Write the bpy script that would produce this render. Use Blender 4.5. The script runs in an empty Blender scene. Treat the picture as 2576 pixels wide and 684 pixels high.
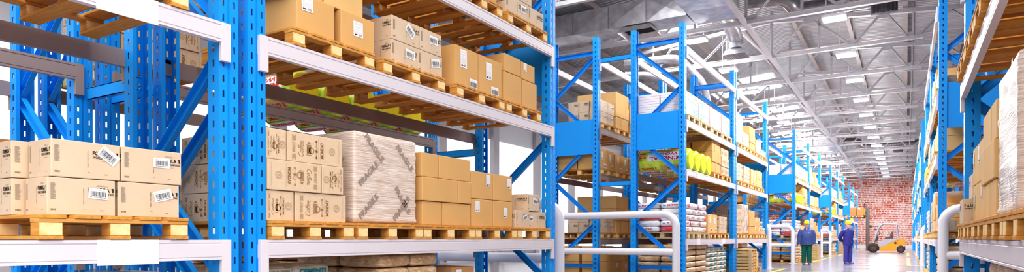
import bpy, bmesh, math, random, zlib
from mathutils import Matrix, Vector
random.seed(7)
SC = bpy.context.scene
COL = SC.collection
PI = math.pi
R = math.radians

# ------------------------------------------------------------------ materials
def lin(h):
    h = h.lstrip('#'); o = []
    for i in (0, 2, 4):
        c = int(h[i:i+2], 16) / 255
        o.append(c / 12.92 if c <= .04045 else ((c + .055) / 1.055) ** 2.4)
    return (*o, 1)

def rgb(*c): return tuple((x/255/12.92 if x < 10.3 else ((x/255+.055)/1.055)**2.4) for x in c) + (1,)
MATS = {}
def mat(name, color, rough=.6, metal=0, var=0, scale=6, color2=None, bump=0, bscale=60, stretch=None, emit=0, spec=.4, coat=0, detail=4):
    if name in MATS: return MATS[name]
    m = bpy.data.materials.new(name); m.use_nodes = True
    nt = m.node_tree; N = nt.nodes; L = nt.links
    b = N['Principled BSDF']
    c = lin(color) if isinstance(color, str) else color
    b.inputs['Base Color'].default_value = c
    b.inputs['Roughness'].default_value = rough
    b.inputs['Metallic'].default_value = metal
    b.inputs['Specular IOR Level'].default_value = spec
    b.inputs['Coat Weight'].default_value = coat
    if emit:
        b.inputs['Emission Color'].default_value = c
        b.inputs['Emission Strength'].default_value = emit
    if var or bump:
        tc = N.new('ShaderNodeTexCoord'); src = tc.outputs['Object']
        if stretch:
            mp = N.new('ShaderNodeMapping'); mp.inputs['Scale'].default_value = stretch
            L.new(src, mp.inputs['Vector']); src = mp.outputs['Vector']
    if var:
        n = N.new('ShaderNodeTexNoise'); n.inputs['Scale'].default_value = scale; n.inputs['Detail'].default_value = detail
        L.new(src, n.inputs['Vector'])
        r = N.new('ShaderNodeValToRGB')
        c2 = lin(color2) if color2 else tuple(min(1, x * (1 + var)) for x in c[:3]) + (1,)
        c1 = c if color2 else tuple(x * (1 - var) for x in c[:3]) + (1,)
        r.color_ramp.elements[0].color = c1; r.color_ramp.elements[0].position = .3
        r.color_ramp.elements[1].color = c2; r.color_ramp.elements[1].position = .7
        L.new(n.outputs['Fac'], r.inputs['Fac']); L.new(r.outputs['Color'], b.inputs['Base Color'])
    if bump:
        n2 = N.new('ShaderNodeTexNoise'); n2.inputs['Scale'].default_value = bscale; n2.inputs['Detail'].default_value = 3
        L.new(src, n2.inputs['Vector'])
        bp = N.new('ShaderNodeBump'); bp.inputs['Strength'].default_value = bump; bp.inputs['Distance'].default_value = .02
        L.new(n2.outputs['Fac'], bp.inputs['Height']); L.new(bp.outputs['Normal'], b.inputs['Normal'])
    MATS[name] = m
    return m

BLUE = mat('blue_paint', '#189AEE', .36, spec=.35, var=.05, scale=1.5)
BEAM_SHADED = mat('beam_paint_shaded', '#9A8986', .45, spec=.3, var=.03, scale=2)  # same beam paint with the shelf-interior shade put into its colour
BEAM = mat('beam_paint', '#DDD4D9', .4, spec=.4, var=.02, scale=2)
CARTON = mat('carton_tan', '#DBAC70', .72, var=.05, scale=3, spec=.2)
CARTON2 = mat('carton_light', '#E3B97E', .72, var=.05, scale=3, spec=.2)
CARTON3 = mat('carton_brown', '#BF8F62', .75, var=.06, scale=3, spec=.2)
BEIGE = mat('carton_beige', '#D9C0A4', .6, var=.05, scale=5, spec=.2, bump=.12, bscale=9)
COFFEE = mat('carton_cream', '#DCC1A3', .7, var=.04, scale=30, spec=.2)
INK = mat('black_ink', '#17130F', .7)
GREYINK = mat('grey_ink', '#6B6058', .7)
BROWNINK = mat('brown_ink', '#94693F', .75)
MIDINK = mat('mid_brown_ink', '#A57F58', .75)
SACKRED = mat('sack_red', '#DC4650', .5, coat=.3)
FADEINK = mat('faded_brown_ink', '#B59671', .75)
FAINT = mat('faint_print', '#B9B3B2', .6)
PAPER = mat('label_paper', '#F4F2F2', .5)
WOOD = mat('pallet_wood', '#DBA152', .65, var=.2, scale=3, color2='#C4853C', stretch=(1.2, 14, 14), spec=.25)
WOODY = mat('pallet_wood_cross', '#DDA85E', .65, var=.2, scale=3, color2='#C68B48', stretch=(14, 1.2, 14), spec=.25)
WOODEND = mat('pallet_end_grain', rgb(250, 222, 172), .7, var=.2, scale=26, color2='#E9BE78', spec=.2)
PALEWOOD = mat('pale_wood', '#DDC39B', .7, var=.15, scale=3, color2='#C9AB80', stretch=(1.2, 14, 14), spec=.25)
WHITE = mat('white_plastic', '#F2EFF2', .45)
GUARD = mat('guard_grey', '#E8E3E8', .3, spec=.5)
RED = mat('red_print', '#D8262F', .5)
TEAL = mat('teal_print', '#1E8C9C', .6)
CYAN = mat('cyan_print', '#45BFE3', .5)
GREENP = mat('green_print', '#6CCB1E', .5)
TAPE = mat('packing_tape', '#C79C62', .3)

def film_mat():
    m = bpy.data.materials.new('stretch_film'); m.use_nodes = True
    N = m.node_tree.nodes; L = m.node_tree.links; b = N['Principled BSDF']
    tc = N.new('ShaderNodeTexCoord'); mp = N.new('ShaderNodeMapping'); mp.inputs['Scale'].default_value = (1.1, 1.1, 34)
    L.new(tc.outputs['Object'], mp.inputs['Vector'])
    n = N.new('ShaderNodeTexNoise'); n.inputs['Scale'].default_value = 4.5; n.inputs['Detail'].default_value = 7; n.inputs['Distortion'].default_value = .5
    L.new(mp.outputs['Vector'], n.inputs['Vector'])
    r = N.new('ShaderNodeValToRGB')
    e = r.color_ramp.elements
    e[0].position = .28; e[0].color = rgb(191, 162, 138); e[1].position = .72; e[1].color = rgb(241, 229, 222)
    x = e.new(.5); x.color = lin('#DEC9BA')
    L.new(n.outputs['Fac'], r.inputs['Fac']); L.new(r.outputs['Color'], b.inputs['Base Color'])
    b.inputs['Roughness'].default_value = .42; b.inputs['Coat Weight'].default_value = .12
    bp = N.new('ShaderNodeBump'); bp.inputs['Strength'].default_value = .35; bp.inputs['Distance'].default_value = .02
    L.new(n.outputs['Fac'], bp.inputs['Height']); L.new(bp.outputs['Normal'], b.inputs['Normal'])
    MATS['film'] = m; return m
FILM = film_mat()

def sack_mat(name, c1, c2, rough=.5, streak=(3, 3, 9), coat=.2):
    m = bpy.data.materials.new(name); m.use_nodes = True
    N = m.node_tree.nodes; L = m.node_tree.links; b = N['Principled BSDF']
    tc = N.new('ShaderNodeTexCoord'); mp = N.new('ShaderNodeMapping'); mp.inputs['Scale'].default_value = streak
    L.new(tc.outputs['Object'], mp.inputs['Vector'])
    n = N.new('ShaderNodeTexNoise'); n.inputs['Scale'].default_value = 3; n.inputs['Detail'].default_value = 5; n.inputs['Distortion'].default_value = 1.2
    L.new(mp.outputs['Vector'], n.inputs['Vector'])
    r = N.new('ShaderNodeValToRGB'); e = r.color_ramp.elements
    e[0].position = .35; e[0].color = lin(c1); e[1].position = .65; e[1].color = lin(c2)
    L.new(n.outputs['Fac'], r.inputs['Fac']); L.new(r.outputs['Color'], b.inputs['Base Color'])
    b.inputs['Roughness'].default_value = rough; b.inputs['Coat Weight'].default_value = coat; b.inputs['Coat Roughness'].default_value = .2
    bp = N.new('ShaderNodeBump'); bp.inputs['Strength'].default_value = .5; bp.inputs['Distance'].default_value = .03
    L.new(n.outputs['Fac'], bp.inputs['Height']); L.new(bp.outputs['Normal'], b.inputs['Normal'])
    MATS[name] = m; return m
BROWNSACK = sack_mat('brown_sack', '#B98F66', '#E2C29B')
WHITESACK = sack_mat('white_sack', '#EFE9EC', '#FFFFFF', coat=.3)
CEMSACK = sack_mat('cement_sack', '#CFC6B4', '#EDE6D8')

# ------------------------------------------------------------------ mesh builder
_txt = {}
def text2d(s, bold=.02, shear=0):
    k = (s, bold, shear)
    if k in _txt: return _txt[k]
    c = bpy.data.curves.new('tmp', 'FONT'); c.body = s; c.size = 1; c.offset = bold; c.shear = shear; c.resolution_u = 2
    o = bpy.data.objects.new('tmp', c); COL.objects.link(o)
    dg = bpy.context.evaluated_depsgraph_get(); dg.update()
    me = bpy.data.meshes.new_from_object(o.evaluated_get(dg))
    v = [(p.co.x, p.co.y) for p in me.vertices]; f = [tuple(p.vertices) for p in me.polygons]
    bpy.data.objects.remove(o); bpy.data.curves.remove(c); bpy.data.meshes.remove(me)
    x0 = min(p[0] for p in v); x1 = max(p[0] for p in v); y0 = min(p[1] for p in v); y1 = max(p[1] for p in v)
    v = [((x - x0) / (x1 - x0), (y - y0) / (y1 - y0)) for x, y in v]
    _txt[k] = (v, f, (x1 - x0) / (y1 - y0))
    return _txt[k]

class MB:
    def __init__(s): s.v = []; s.f = []; s.m = []; s.s = []; s.T = None
    def add(s, vs, fs, mi=0, smooth=False):
        b = len(s.v)
        for p in vs:
            p = Vector(p)
            s.v.append(tuple(s.T @ p) if s.T else tuple(p))
        for f in fs:
            s.f.append(tuple(b + i for i in f)); s.m.append(mi); s.s.append(smooth)
    def box(s, x0, x1, y0, y1, z0, z1, mi=0):
        vs = [(x0,y0,z0),(x1,y0,z0),(x1,y1,z0),(x0,y1,z0),(x0,y0,z1),(x1,y0,z1),(x1,y1,z1),(x0,y1,z1)]
        s.add(vs, [(0,3,2,1),(4,5,6,7),(0,1,5,4),(1,2,6,5),(2,3,7,6),(3,0,4,7)], mi)
    def bbox(s, x0, x1, y0, y1, z0, z1, bev=.006, mi=0, seg=2):
        bm = bmesh.new(); bmesh.ops.create_cube(bm, size=1)
        for v in bm.verts:
            v.co = Vector(((x0+x1)/2 + v.co.x*(x1-x0), (y0+y1)/2 + v.co.y*(y1-y0), (z0+z1)/2 + v.co.z*(z1-z0)))
        bmesh.ops.bevel(bm, geom=bm.edges[:], offset=bev, segments=seg, affect='EDGES', profile=.5)
        bm.verts.index_update()
        s.add([v.co.copy() for v in bm.verts], [[v.index for v in f.verts] for f in bm.faces], mi)
        bm.free()
    def quad(s, a, b, c, d, mi=0): s.add([a,b,c,d], [(0,1,2,3)], mi)
    def bar(s, p, q, w, h, mi=0, up=(0,0,1)):
        p = Vector(p); q = Vector(q); d = (q-p).normalized(); u = Vector(up)
        if abs(d.dot(u)) > .98: u = Vector((1,0,0))
        sd = d.cross(u).normalized(); u = sd.cross(d).normalized()
        vs = []
        for e in (p, q):
            for a, b in ((-1,-1),(1,-1),(1,1),(-1,1)): vs.append(e + sd*a*w/2 + u*b*h/2)
        s.add(vs, [(0,1,2,3),(7,6,5,4),(0,4,5,1),(1,5,6,2),(2,6,7,3),(3,7,4,0)], mi)
    def tube(s, pts, r, n=12, mi=0, caps=True):
        pts = [Vector(p) for p in pts]; rs = r if isinstance(r, (list, tuple)) else [r]*len(pts)
        rings = []; ref = None
        for i, p in enumerate(pts):
            t = (pts[min(i+1, len(pts)-1)] - pts[max(i-1, 0)]).normalized()
            if ref is None:
                ref = Vector((0,0,1)) if abs(t.z) < .9 else Vector((1,0,0))
            a = (ref - t*ref.dot(t)).normalized(); b = t.cross(a); ref = a
            rings.append([p + a*math.cos(2*PI*k/n)*rs[i] + b*math.sin(2*PI*k/n)*rs[i] for k in range(n)])
        vs = [v for r_ in rings for v in r_]; fs = []
        for i in range(len(pts)-1):
            for k in range(n):
                fs.append((i*n+k, i*n+(k+1)%n, (i+1)*n+(k+1)%n, (i+1)*n+k))
        s.add(vs, fs, mi, True)
        if caps:
            s.add(rings[0], [tuple(range(n-1,-1,-1))], mi); s.add(rings[-1], [tuple(range(n))], mi)
    def text(s, t, o, xd, yd, w=None, h=None, mi=0, bold=.02, shear=0):
        """lower-left corner o, unit directions xd (reading) and yd (up); w and/or h in metres"""
        v, f, asp = text2d(t, bold, shear)
        if w is None: w = h*asp
        if h is None: h = w/asp
        o = Vector(o); xd = Vector(xd); yd = Vector(yd)
        s.add([o + xd*(x*w) + yd*(y*h) for x, y in v], f, mi)
    def disc(s, c, r, xd, yd, n=24, mi=0, r0=0):
        c = Vector(c); xd = Vector(xd); yd = Vector(yd)
        out = [c + xd*math.cos(2*PI*k/n)*r + yd*math.sin(2*PI*k/n)*r for k in range(n)]
        if r0:
            inn = [c + xd*math.cos(2*PI*k/n)*r0 + yd*math.sin(2*PI*k/n)*r0 for k in range(n)]
            s.add(out+inn, [(k, (k+1)%n, n+(k+1)%n, n+k) for k in range(n)], mi)
        else: s.add(out, [tuple(range(n))], mi)
    def prism(s, poly, x0, x1, axis='y', mi=0):
        n = len(poly)
        def P(a, b, t): return {'y': (a, t, b), 'x': (t, a, b), 'z': (a, b, t)}[axis]
        vs = [P(a, b, x0) for a, b in poly] + [P(a, b, x1) for a, b in poly]
        fs = [tuple(range(n)), tuple(range(2*n-1, n-1, -1))] + [(i, n+i, n+(i+1)%n, (i+1)%n) for i in range(n)]
        s.add(vs, fs, mi)
    def mesh(s, name, mats):
        me = bpy.data.meshes.new(name); me.from_pydata(s.v, [], s.f); me.update()
        for m in (mats if isinstance(mats, (list, tuple)) else [mats]): me.materials.append(m)
        me.polygons.foreach_set('material_index', s.m); me.polygons.foreach_set('use_smooth', s.s)
        bm = bmesh.new(); bm.from_mesh(me)
        if any(s.s): bmesh.ops.remove_doubles(bm, verts=[v for v in bm.verts if any(f.smooth for f in v.link_faces)], dist=1e-6)
        bmesh.ops.recalc_face_normals(bm, faces=[f for f in bm.faces])
        bm.to_mesh(me); bm.free()
        return me

def obj(name, me, parent=None, loc=(0,0,0), rz=0, sx=1):
    o = bpy.data.objects.new(name, me); COL.objects.link(o)
    o.location = loc; o.rotation_euler = (0,0,rz)
    if sx != 1: o.scale = (sx, 1, 1)
    if parent: o.parent = parent
    return o
LABELS = {}
def tag(o, label, cat, group=None):
    n = len(label.replace(',', ' ').split())
    if n > 16 or n < 4: print('LABEL LENGTH', n, label)
    if label in LABELS and LABELS[label] != group: print('DUP LABEL', label)
    LABELS[label] = group
    o['label'] = label; o['category'] = cat
    if group: o['group'] = group
    return o
def struct(name, mb, mats, **k):
    o = obj(name, mb.mesh(name, mats), **k); o['kind'] = 'structure'; return o

# proto: (name, mesh|None, category, [(part name, mesh, (x,y,z), [(sub...)])])
DROPPED = {6983, 41403, 45463, 60383, 60402, 72069, 76072, 89579, 98016, 104419, 124435, 127533, 127609, 150191, 151106, 175700, 178572, 201340, 202553, 232287, 232385, 234648, 235869, 246138, 258051, 283143, 283758, 301385, 303005, 313011, 330385, 371848, 372048, 378216, 387741, 390686, 408375, 428180, 428730, 439537, 448708, 454523, 463046, 463381, 471955, 475326, 486934, 511259, 526769, 541754, 544006, 552531, 588026, 607828, 608411, 612314, 664435, 682617, 697251, 702403, 716398, 720432, 728580, 748923, 790520, 800014, 832428, 833064, 873870, 877782, 883459, 898610, 917475, 921111, 922949, 931062, 939240, 941083, 957741, 961485, 981199, 982540, 992961, 996648, 1005228, 1005476, 1014347, 1018334, 1019760, 1063096, 1072525, 1081227, 1096860, 1105567, 1109306, 1123094, 1127729, 1196233, 1206000, 1219570, 1244745, 1259666, 1268044, 1270239, 1271782, 1291184, 1315549, 1323380, 1327127, 1341233, 1376544, 1413650, 1423700, 1475548, 1479356, 1495996, 1513631, 1515570, 1516127, 1521366, 1549711, 1587871, 1589538, 1601483, 1601609, 1602034, 1609243, 1611045, 1622158, 1653067, 1663650, 1676817, 1678018, 1680553, 1681236, 1691524, 1720734, 1722757, 1738138, 1744623, 1747493, 1748854, 1755949, 1762283, 1775763, 1796676, 1803621, 1830418, 1843368, 1846809, 1848899, 1854320, 1868123, 1901057, 1906828, 1922975, 1934372, 1943561, 1975562, 1989019, 1989599, 2011363, 2039818, 2044305, 2062222, 2068931, 2073442, 2078620, 2108605, 2115427, 2128663, 2139583, 2153050, 2157088, 2167115, 2188372, 2207089, 2239922, 2324039, 2345913, 2353590, 2372119, 2376812, 2382956, 2411554, 2433110, 2433501, 2436804, 2437737, 2450846, 2475430, 2480550, 2513533, 2518926, 2521619, 2532727, 2543657, 2553906, 2563239, 2579040, 2580898, 2605219, 2628846, 2637734, 2653997, 2661778, 2690722, 2704362, 2706080, 2726133, 2731194, 2734822, 2752842, 2756090, 2759859, 2788335, 2789947, 2817097, 2825334, 2838657, 2839194, 2850020, 2854529, 2896738, 2897297, 2928207, 2931586, 2938664, 3000480, 3019640, 3037699, 3053877, 3068170, 3112196, 3115105, 3155800, 3171552, 3194966, 3200843, 3243750, 3256091, 3261038, 3281333, 3283360, 3288798, 3302373, 3375170, 3375673, 3377207, 3394743, 3405504, 3415509, 3426929, 3435998, 3500487, 3508652, 3536599, 3547612, 3554480, 3563852, 3577947, 3585482, 3603118, 3620778, 3632269, 3644189, 3656397, 3690497, 3699017, 3703457, 3732859, 3749681, 3764852, 3789235, 3798478, 3801171, 3828410, 3835348, 3849188, 3864468, 3865206, 3867853, 3917958, 3943988, 3964527, 3982434, 4008975, 4044379, 4051104, 4061272, 4094943, 4101663, 4142445, 4151124, 4166514, 4230939, 4246501, 4250812, 4254596, 4280379, 4291915, 4302349, 4308457, 4355291, 4369280, 4377309, 4402025, 4415505, 4432484, 4436536, 4456212, 4474518, 4509537, 4512494, 4517676, 4540584, 4555920, 4556705, 4563849, 4570707, 4602626, 4606116, 4609803, 4621008, 4632557, 4644607, 4656707, 4666592, 4707376, 4709083, 4714748, 4744283, 4764148, 4775255, 4779634, 4783027, 4812252, 4813434, 4827400, 4846703, 4878851, 4881617, 4891597, 4898246, 4902860, 4914864, 4933693, 4964690, 4965782, 4988593, 5002758, 5033034, 5037545, 5046033, 5046854, 5067924, 5068746, 5082668, 5142964, 5149262, 5153804, 5180746, 5252331, 5312402, 5317875, 5325318, 5367186, 5371801, 5431648, 5442828, 5462058, 5466222, 5468154, 5488403, 5515935, 5525925, 5552012, 5570810, 5593750, 5603042, 5603645, 5609137, 5639974, 5641045, 5642205, 5672421, 5680106, 5689757, 5694912, 5740393, 5742319, 5781532, 5808574, 5814014, 5841463, 5849363, 5873831, 5874869, 5877922, 5879628, 5882898, 5900479, 5921681, 5931866, 5936684, 5965150, 5989817, 5995554, 5997340, 6007659, 6016171, 6063762, 6072762, 6080852, 6080925, 6091227, 6092392, 6095337, 6109860, 6157801, 6160878, 6165366, 6169103, 6208026, 6230982, 6241418, 6251883, 6253337, 6259182, 6266853, 6271750, 6332292, 6374224, 6376805, 6400744, 6403490, 6459437, 6460731, 6465850, 6470582, 6471282, 6484079, 6492860, 6497871, 6529464, 6535160, 6541451, 6557612, 6560452, 6577495, 6579588, 6590457, 6591410, 6603519, 6607267, 6609386, 6627864, 6634116, 6641336, 6660681, 6672225, 6673320, 6685040, 6690307, 6709734, 6710059, 6732555, 6743839, 6754486, 6793377, 6807896, 6831654, 6843257, 6846393, 6856130, 6873010, 6882653, 6951598, 6959124, 6963305, 6968520, 6970465, 6985914, 6991811, 6995443, 7022075, 7074200, 7080389, 7088614, 7096858, 7110976, 7133809, 7191847, 7215801, 7220425, 7274578, 7290968, 7302036, 7333752, 7348099, 7355223, 7372366, 7420472, 7432870, 7434696, 7449261, 7460856, 7466510, 7471667, 7482093, 7493609, 7516406, 7532948, 7539500, 7581847, 7590373, 7617088, 7627073, 7631423, 7632640, 7637685, 7656115, 7676154, 7677976, 7696727, 7716176, 7722964, 7745470, 7766849, 7804835, 7849728, 7886788, 7916292, 7934798, 7974779, 7992794, 7994885, 7997720, 8017141, 8025243, 8052409, 8073549, 8074051, 8074245, 8080594, 8118468, 8130765, 8148119, 8159598, 8180225, 8213288, 8214678, 8238395, 8246320, 8259741, 8282798, 8286374, 8297855, 8328564, 8338158, 8341489, 8343470, 8347744, 8397379, 8401764, 8407894, 8411070, 8416722, 8491051, 8495626, 8508146, 8518357, 8528692, 8539393, 8545829, 8546994, 8549266, 8569058, 8578329, 8586602, 8593848, 8633169, 8692363, 8704589, 8724039, 8735777, 8756587, 8756648, 8769312, 8794177, 8804464, 8805446, 8815364, 8825887, 8856862, 8865347, 8890810, 8901447, 8960889, 8963522, 8964847, 8973317, 9001801, 9003852, 9017333, 9064016, 9067476, 9085955, 9162216, 9184300, 9188035, 9203682, 9211537, 9214000, 9224746, 9228982, 9244228, 9290002, 9331328, 9346150, 9352342, 9354118, 9358021, 9359839, 9371303, 9382313, 9393069, 9418021, 9420030, 9433485, 9479126, 9480868, 9482978, 9488990, 9493243, 9543194, 9544938, 9550687, 9623571, 9639136, 9648184, 9700414, 9704025, 9718615, 9725896, 9759572, 9782020, 9788021, 9793921, 9797266, 9845655, 9864120, 9925542, 9954306, 9965460, 9995626}
def inst(proto, loc, label, group=None, rz=0, sx=1, name=None):
    if zlib.crc32(label.encode()) % 9999991 in DROPPED: return None   # stands wholly hidden behind other goods
    nm, me, cat, parts = proto
    o = obj(name or nm, me, None, loc, rz, sx)
    tag(o, label, cat, group)
    for p in parts:
        c = obj(p[0], p[1], o, p[2], p[4] if len(p) > 4 else 0)
        for q in (p[3] if len(p) > 3 and p[3] else []):
            obj(q[0], q[1], c, q[2])
    return o
# ------------------------------------------------------------------ pallet racks
PW, PD, D, ZT, LU, GAP = .148, .124, 1.206, 5.64, 4.706, .077
LV = {0: 0.0, 1: 1.038, 2: 2.525, 3: 3.58, 4: 5.146}

def post_mesh():
    mb = MB()
    prof = [(-PD, .03), (-PD, 0), (0, 0), (0, .064), (-.012, .069), (-.012, .079), (0, .084), (0, PW), (-PD, PW), (-PD, PW-.03)]
    slot = {1: (.42, .57), 2: (.40, .61), 6: (.40, .61), 7: (.42, .57)}
    pitch = .105; n = int(ZT/pitch)
    for i in range(len(prof)-1):
        (xa, ya), (xb, yb) = prof[i], prof[i+1]
        P = lambda t, z: (xa+(xb-xa)*t, ya+(yb-ya)*t, z)
        if i not in slot:
            mb.quad(P(0,0), P(1,0), P(1,ZT), P(0,ZT)); continue
        a, b = slot[i]
        for k in range(n):
            z0 = k*pitch; z1 = (k+1)*pitch if k < n-1 else ZT
            h0, h1 = z0+.028, z0+.077
            vs = [P(0,z0),P(1,z0),P(1,z1),P(0,z1),P(a,h0),P(b,h0),P(b,h1),P(a,h1)]
            mb.add(vs, [(0,1,5,4),(1,2,6,5),(2,3,7,6),(3,0,4,7)])
    mb.quad((0,0,ZT),(0,PW,ZT),(-PD,PW,ZT),(-PD,0,ZT))
    mb.box(-PD-.03, .03, -.02, PW+.02, 0, .008)
    return mb.mesh('post', BLUE)
POST = post_mesh()

def brace_mesh(p, q, name):
    """C-shaped channel lying in the plane of the frame"""
    mb = MB(); p = Vector(p); q = Vector(q)
    mb.bar(p, q, .006, .085); d = (q-p).normalized(); n = Vector((0,1,0)).cross(d).normalized()
    for s_ in (-1, 1):
        off = n*(.0425*s_); mb.bar(p+off+Vector((0,-.02,0)), q+off+Vector((0,-.02,0)), .045, .005, up=n)
    return mb.mesh(name, BLUE)
xa, xb = -PD*.75, -(D-PD*.75)
BR_H = brace_mesh((xa,0,0), (xb,0,0), 'horizontal_brace')
BR_D = [brace_mesh((xb,0,5.20),(xa,0,4.34),'diagonal_brace'), brace_mesh((xa,0,4.28),(xb,0,3.40),'diagonal_brace'),
        brace_mesh((xb,0,3.32),(xa,0,2.42),'diagonal_brace'), brace_mesh((xa,0,2.33),(xb,0,1.45),'diagonal_brace'),
        brace_mesh((xb,0,1.37),(xa,0,.50),'diagonal_brace')]
def beam_mesh():
    mb = MB(); h = .135
    poly = [(0,0),(.034,0),(.034,.012),(.030,.014),(.030,.019),(.034,.021),(.034,.105),(.029,.108),(.029,.113),(.034,.116),(.034,h),(0,h),(0,h-.035),(-.012,h-.035),(-.012,0)]
    mb.prism([(x,z-h) for x,z in poly], .082, LU-.082)
    return mb.mesh('shelf_beam', BEAM)
BEAMM = beam_mesh()
BEAMR = BEAMM.copy(); BEAMR.materials[0] = BEAM_SHADED
def conn_mesh():
    mb = MB(); mb.bbox(.002, .0346, 0, .070, -.262, .0, .002, 0, 1); return mb.mesh('beam_connector', BEAM)
CONN = conn_mesh()
CONNR = CONN.copy(); CONNR.materials[0] = BEAM_SHADED
def plate_mesh(w, h):
    mb = MB(); mb.bbox(.034, .038, -w/2, w/2, -h, .001, .001, 0, 1); return mb.mesh('label_plate', WHITE)
PLATE = plate_mesh(.36, .15)
PLATE_S = plate_mesh(.30, .135)
def panel_mesh():
    mb = MB(); mb.bbox(-(D-PD)-.0, -PD-.0, -.004, .0, 2.98, 3.78, .002, 0, 1); return mb.mesh('end_panel', BLUE)
PANEL = panel_mesh()
def spacer_mesh(l):
    mb = MB(); mb.box(-.02,.02,-.025,.025,-.05,.05); return mb.mesh('row_spacer', BLUE)

def rack(Xf, s, Y0, label, near_panel=False, far_panel=False, plates=(), levels=(1,2,3,4), flip=False, spacer=None, rear=True):
    r = obj('pallet_rack', None, None, (Xf, Y0, 0), 0, s); tag(r, label, 'rack', 'blue pallet rack bays')
    for u in (0, LU-PW):
        obj('post', POST, r, (0,u,0)); obj('post', POST, r, (-D,u,0), 0, -1)
        y = u+PW/2+.01
        def br(m, z=0):
            if flip: obj(m.name, m, r, (-D,y,z), 0, -1)
            else: obj(m.name, m, r, (0,y,z))
        br(BR_H, 5.29); br(BR_H, .41)
        for m in BR_D: br(m)
    if near_panel: obj('end_panel', PANEL, r, (0,.03,0))
    if far_panel: obj('end_panel', PANEL, r, (0,LU-.03,0))
    for l in levels:
        for side in ((0, 1) if rear else (0,)):
            shaded = l < 4 and (side or flip)  # rear and back-row beams below the top level get the painted shade
            b = obj('shelf_beam', BEAMR if shaded else BEAMM, r, (0 if not side else -D, 0, LV[l]), 0, 1 if not side else -1)
            CN = CONNR if shaded else CONN; obj('beam_connector', CN, b, (0,.080,0)); obj('beam_connector', CN, b, (0,LU-.150,0))
            if not side:
                for pu, big in plates:
                    if l < 4: obj('label_plate', PLATE if big else PLATE_S, b, (0,pu,0))
    if spacer:
        for z in (2.28, 5.10):
            for u in spacer[1]:
                mb = MB(); L_ = spacer[0]-.04; mb.box(-D-L_, -D, u-.003, u+.003, z-.05, z+.05); mb.box(-D-L_, -D, u-.003, u+.045, z+.044, z+.05); mb.box(-D-L_, -D, u-.003, u+.045, z-.05, z-.044)
                obj('row_spacer', mb.mesh('row_spacer', BLUE), r)
    return r

XR1, XR2, XRR = -4.04, -6.04, .476      # aisle faces: front row, back row, right hand row
BY = {1: -1.84, 2: 13.51, 3: 29.38, 4: 44.69, 5: 60.38}
BLK = {1: 'first', 2: 'second', 3: 'third', 4: 'fourth', 5: 'fifth'}
for b, y in BY.items():
    for h in (0, 1):
        yy = y + h*(LU+GAP)
        if yy > 66: continue
        nf = 'near' if h == 0 else 'far'
        pl = ((3.94, True),) if (b, h) == (1, 0) else () if b == 1 else ((.97, False), (3.3, False)) if h == 0 else ()
        rack(XR1, 1, yy, f'blue pallet rack bay along the aisle, {nf} half of {BLK[b]} block left of aisle', h == 0 and b > 1, h == 1, pl,
             spacer=(-(XR2-XR1)-D, (.06, LU-.06)))
        if b < 4:
            rack(XR2, 1, yy, f'blue pallet rack bay in back row, {nf} half of {BLK[b]} block left of aisle', h == 0 and b > 1, h == 1, (), flip=True,
                 levels=(1,2,3,4))
        rack(XRR, -1, yy, f'blue pallet rack bay along the aisle, {nf} half of {BLK[b]} block right of aisle', h == 0 and b > 1, h == 1, pl if b > 1 else ())
# ------------------------------------------------------------------ goods: one prototype of each kind, then copies
CACHE = {}
def cached(fn):
    def g(*a):
        k = (fn.__name__,) + tuple(round(x, 3) if isinstance(x, float) else x for x in a)
        if k not in CACHE: CACHE[k] = fn(*a)
        return CACHE[k]
    return g

X_, Y_, Z_ = Vector((1,0,0)), Vector((0,1,0)), Vector((0,0,1))
def pallet_parts(w, d, mats):
    """pallet: w along the aisle (y), d deep (x, front at 0 going negative), origin front middle bottom"""
    h = .137
    dk = MB()
    n = 5 if w < .95 else 6; bw = w/n*.80
    for i in range(n):
        c = -w/2 + bw/2 + i*(w-bw)/(n-1); dk.bbox(-d, 0, c-bw/2, c+bw/2, h-.020, h, .002, 0, 1)
    for x in (-.055, -d/2, -d+.055): dk.bbox(x-.05, x+.05, -w/2, w/2, h-.042, h-.0205, .002, 1, 1)
    bl = MB(); bl.bbox(-.0499, .0499, -.058, .058, .021, h-.0425, .003, 0, 1)
    # the block's aisle face shows end grain
    me_b = bl.mesh('block', [mats[0], mats[2]])
    for p in me_b.polygons:
        if abs(p.normal.x) > .9: p.material_index = 1
    bb = MB(); bb.bbox(-d, 0, -.06, .06, 0, .0205, .002, 0, 1)
    me_d = dk.mesh('deck', [mats[0], mats[1]]); me_s = bb.mesh('bottom_board', [mats[0]])
    parts = [('deck', me_d, (0,0,0))]
    for y in (-w/2+.06, 0, w/2-.06):
        parts.append(('bottom_board', me_s, (0,y,0)))
        for x in (-.055, -d/2, -d+.055): parts.append(('block', me_b, (x,y,0)))
    return parts
WM = [WOOD, WOODY, WOODEND]
PALEEND = mat('pale_end_grain', '#E6D3B0', .7, var=.15, scale=22, color2='#CDB183', spec=.2)
@cached
def pallet_near(w, d, pale):
    return ('pallet', None, 'pallet', pallet_parts(w, d, [PALEWOOD, PALEWOOD, PALEEND] if pale else WM))
@cached
def pallet_far(w, d, pale):
    mb = MB(); h = .137; M = [PALEWOOD, PALEWOOD, PALEEND] if pale else WM
    for i in range(5):
        bw = w/5*.8; c = -w/2 + bw/2 + i*(w-bw)/4; mb.box(-d, 0, c-bw/2, c+bw/2, h-.02, h, 0)
    for x in (-.055, -d/2, -d+.055):
        mb.box(x-.05, x+.05, -w/2, w/2, h-.042, h-.0205, 1)
        for y in (-w/2+.06, 0, w/2-.06): mb.box(x-.0499, x+.0499, y-.058, y+.058, .021, h-.0425, 2)
    for y in (-w/2+.06, 0, w/2-.06): mb.box(-d, 0, y-.06, y+.06, 0, .0205, 0)
    me = mb.mesh('pallet_boards', M)
    return ('pallet', me, 'pallet', [])

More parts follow.
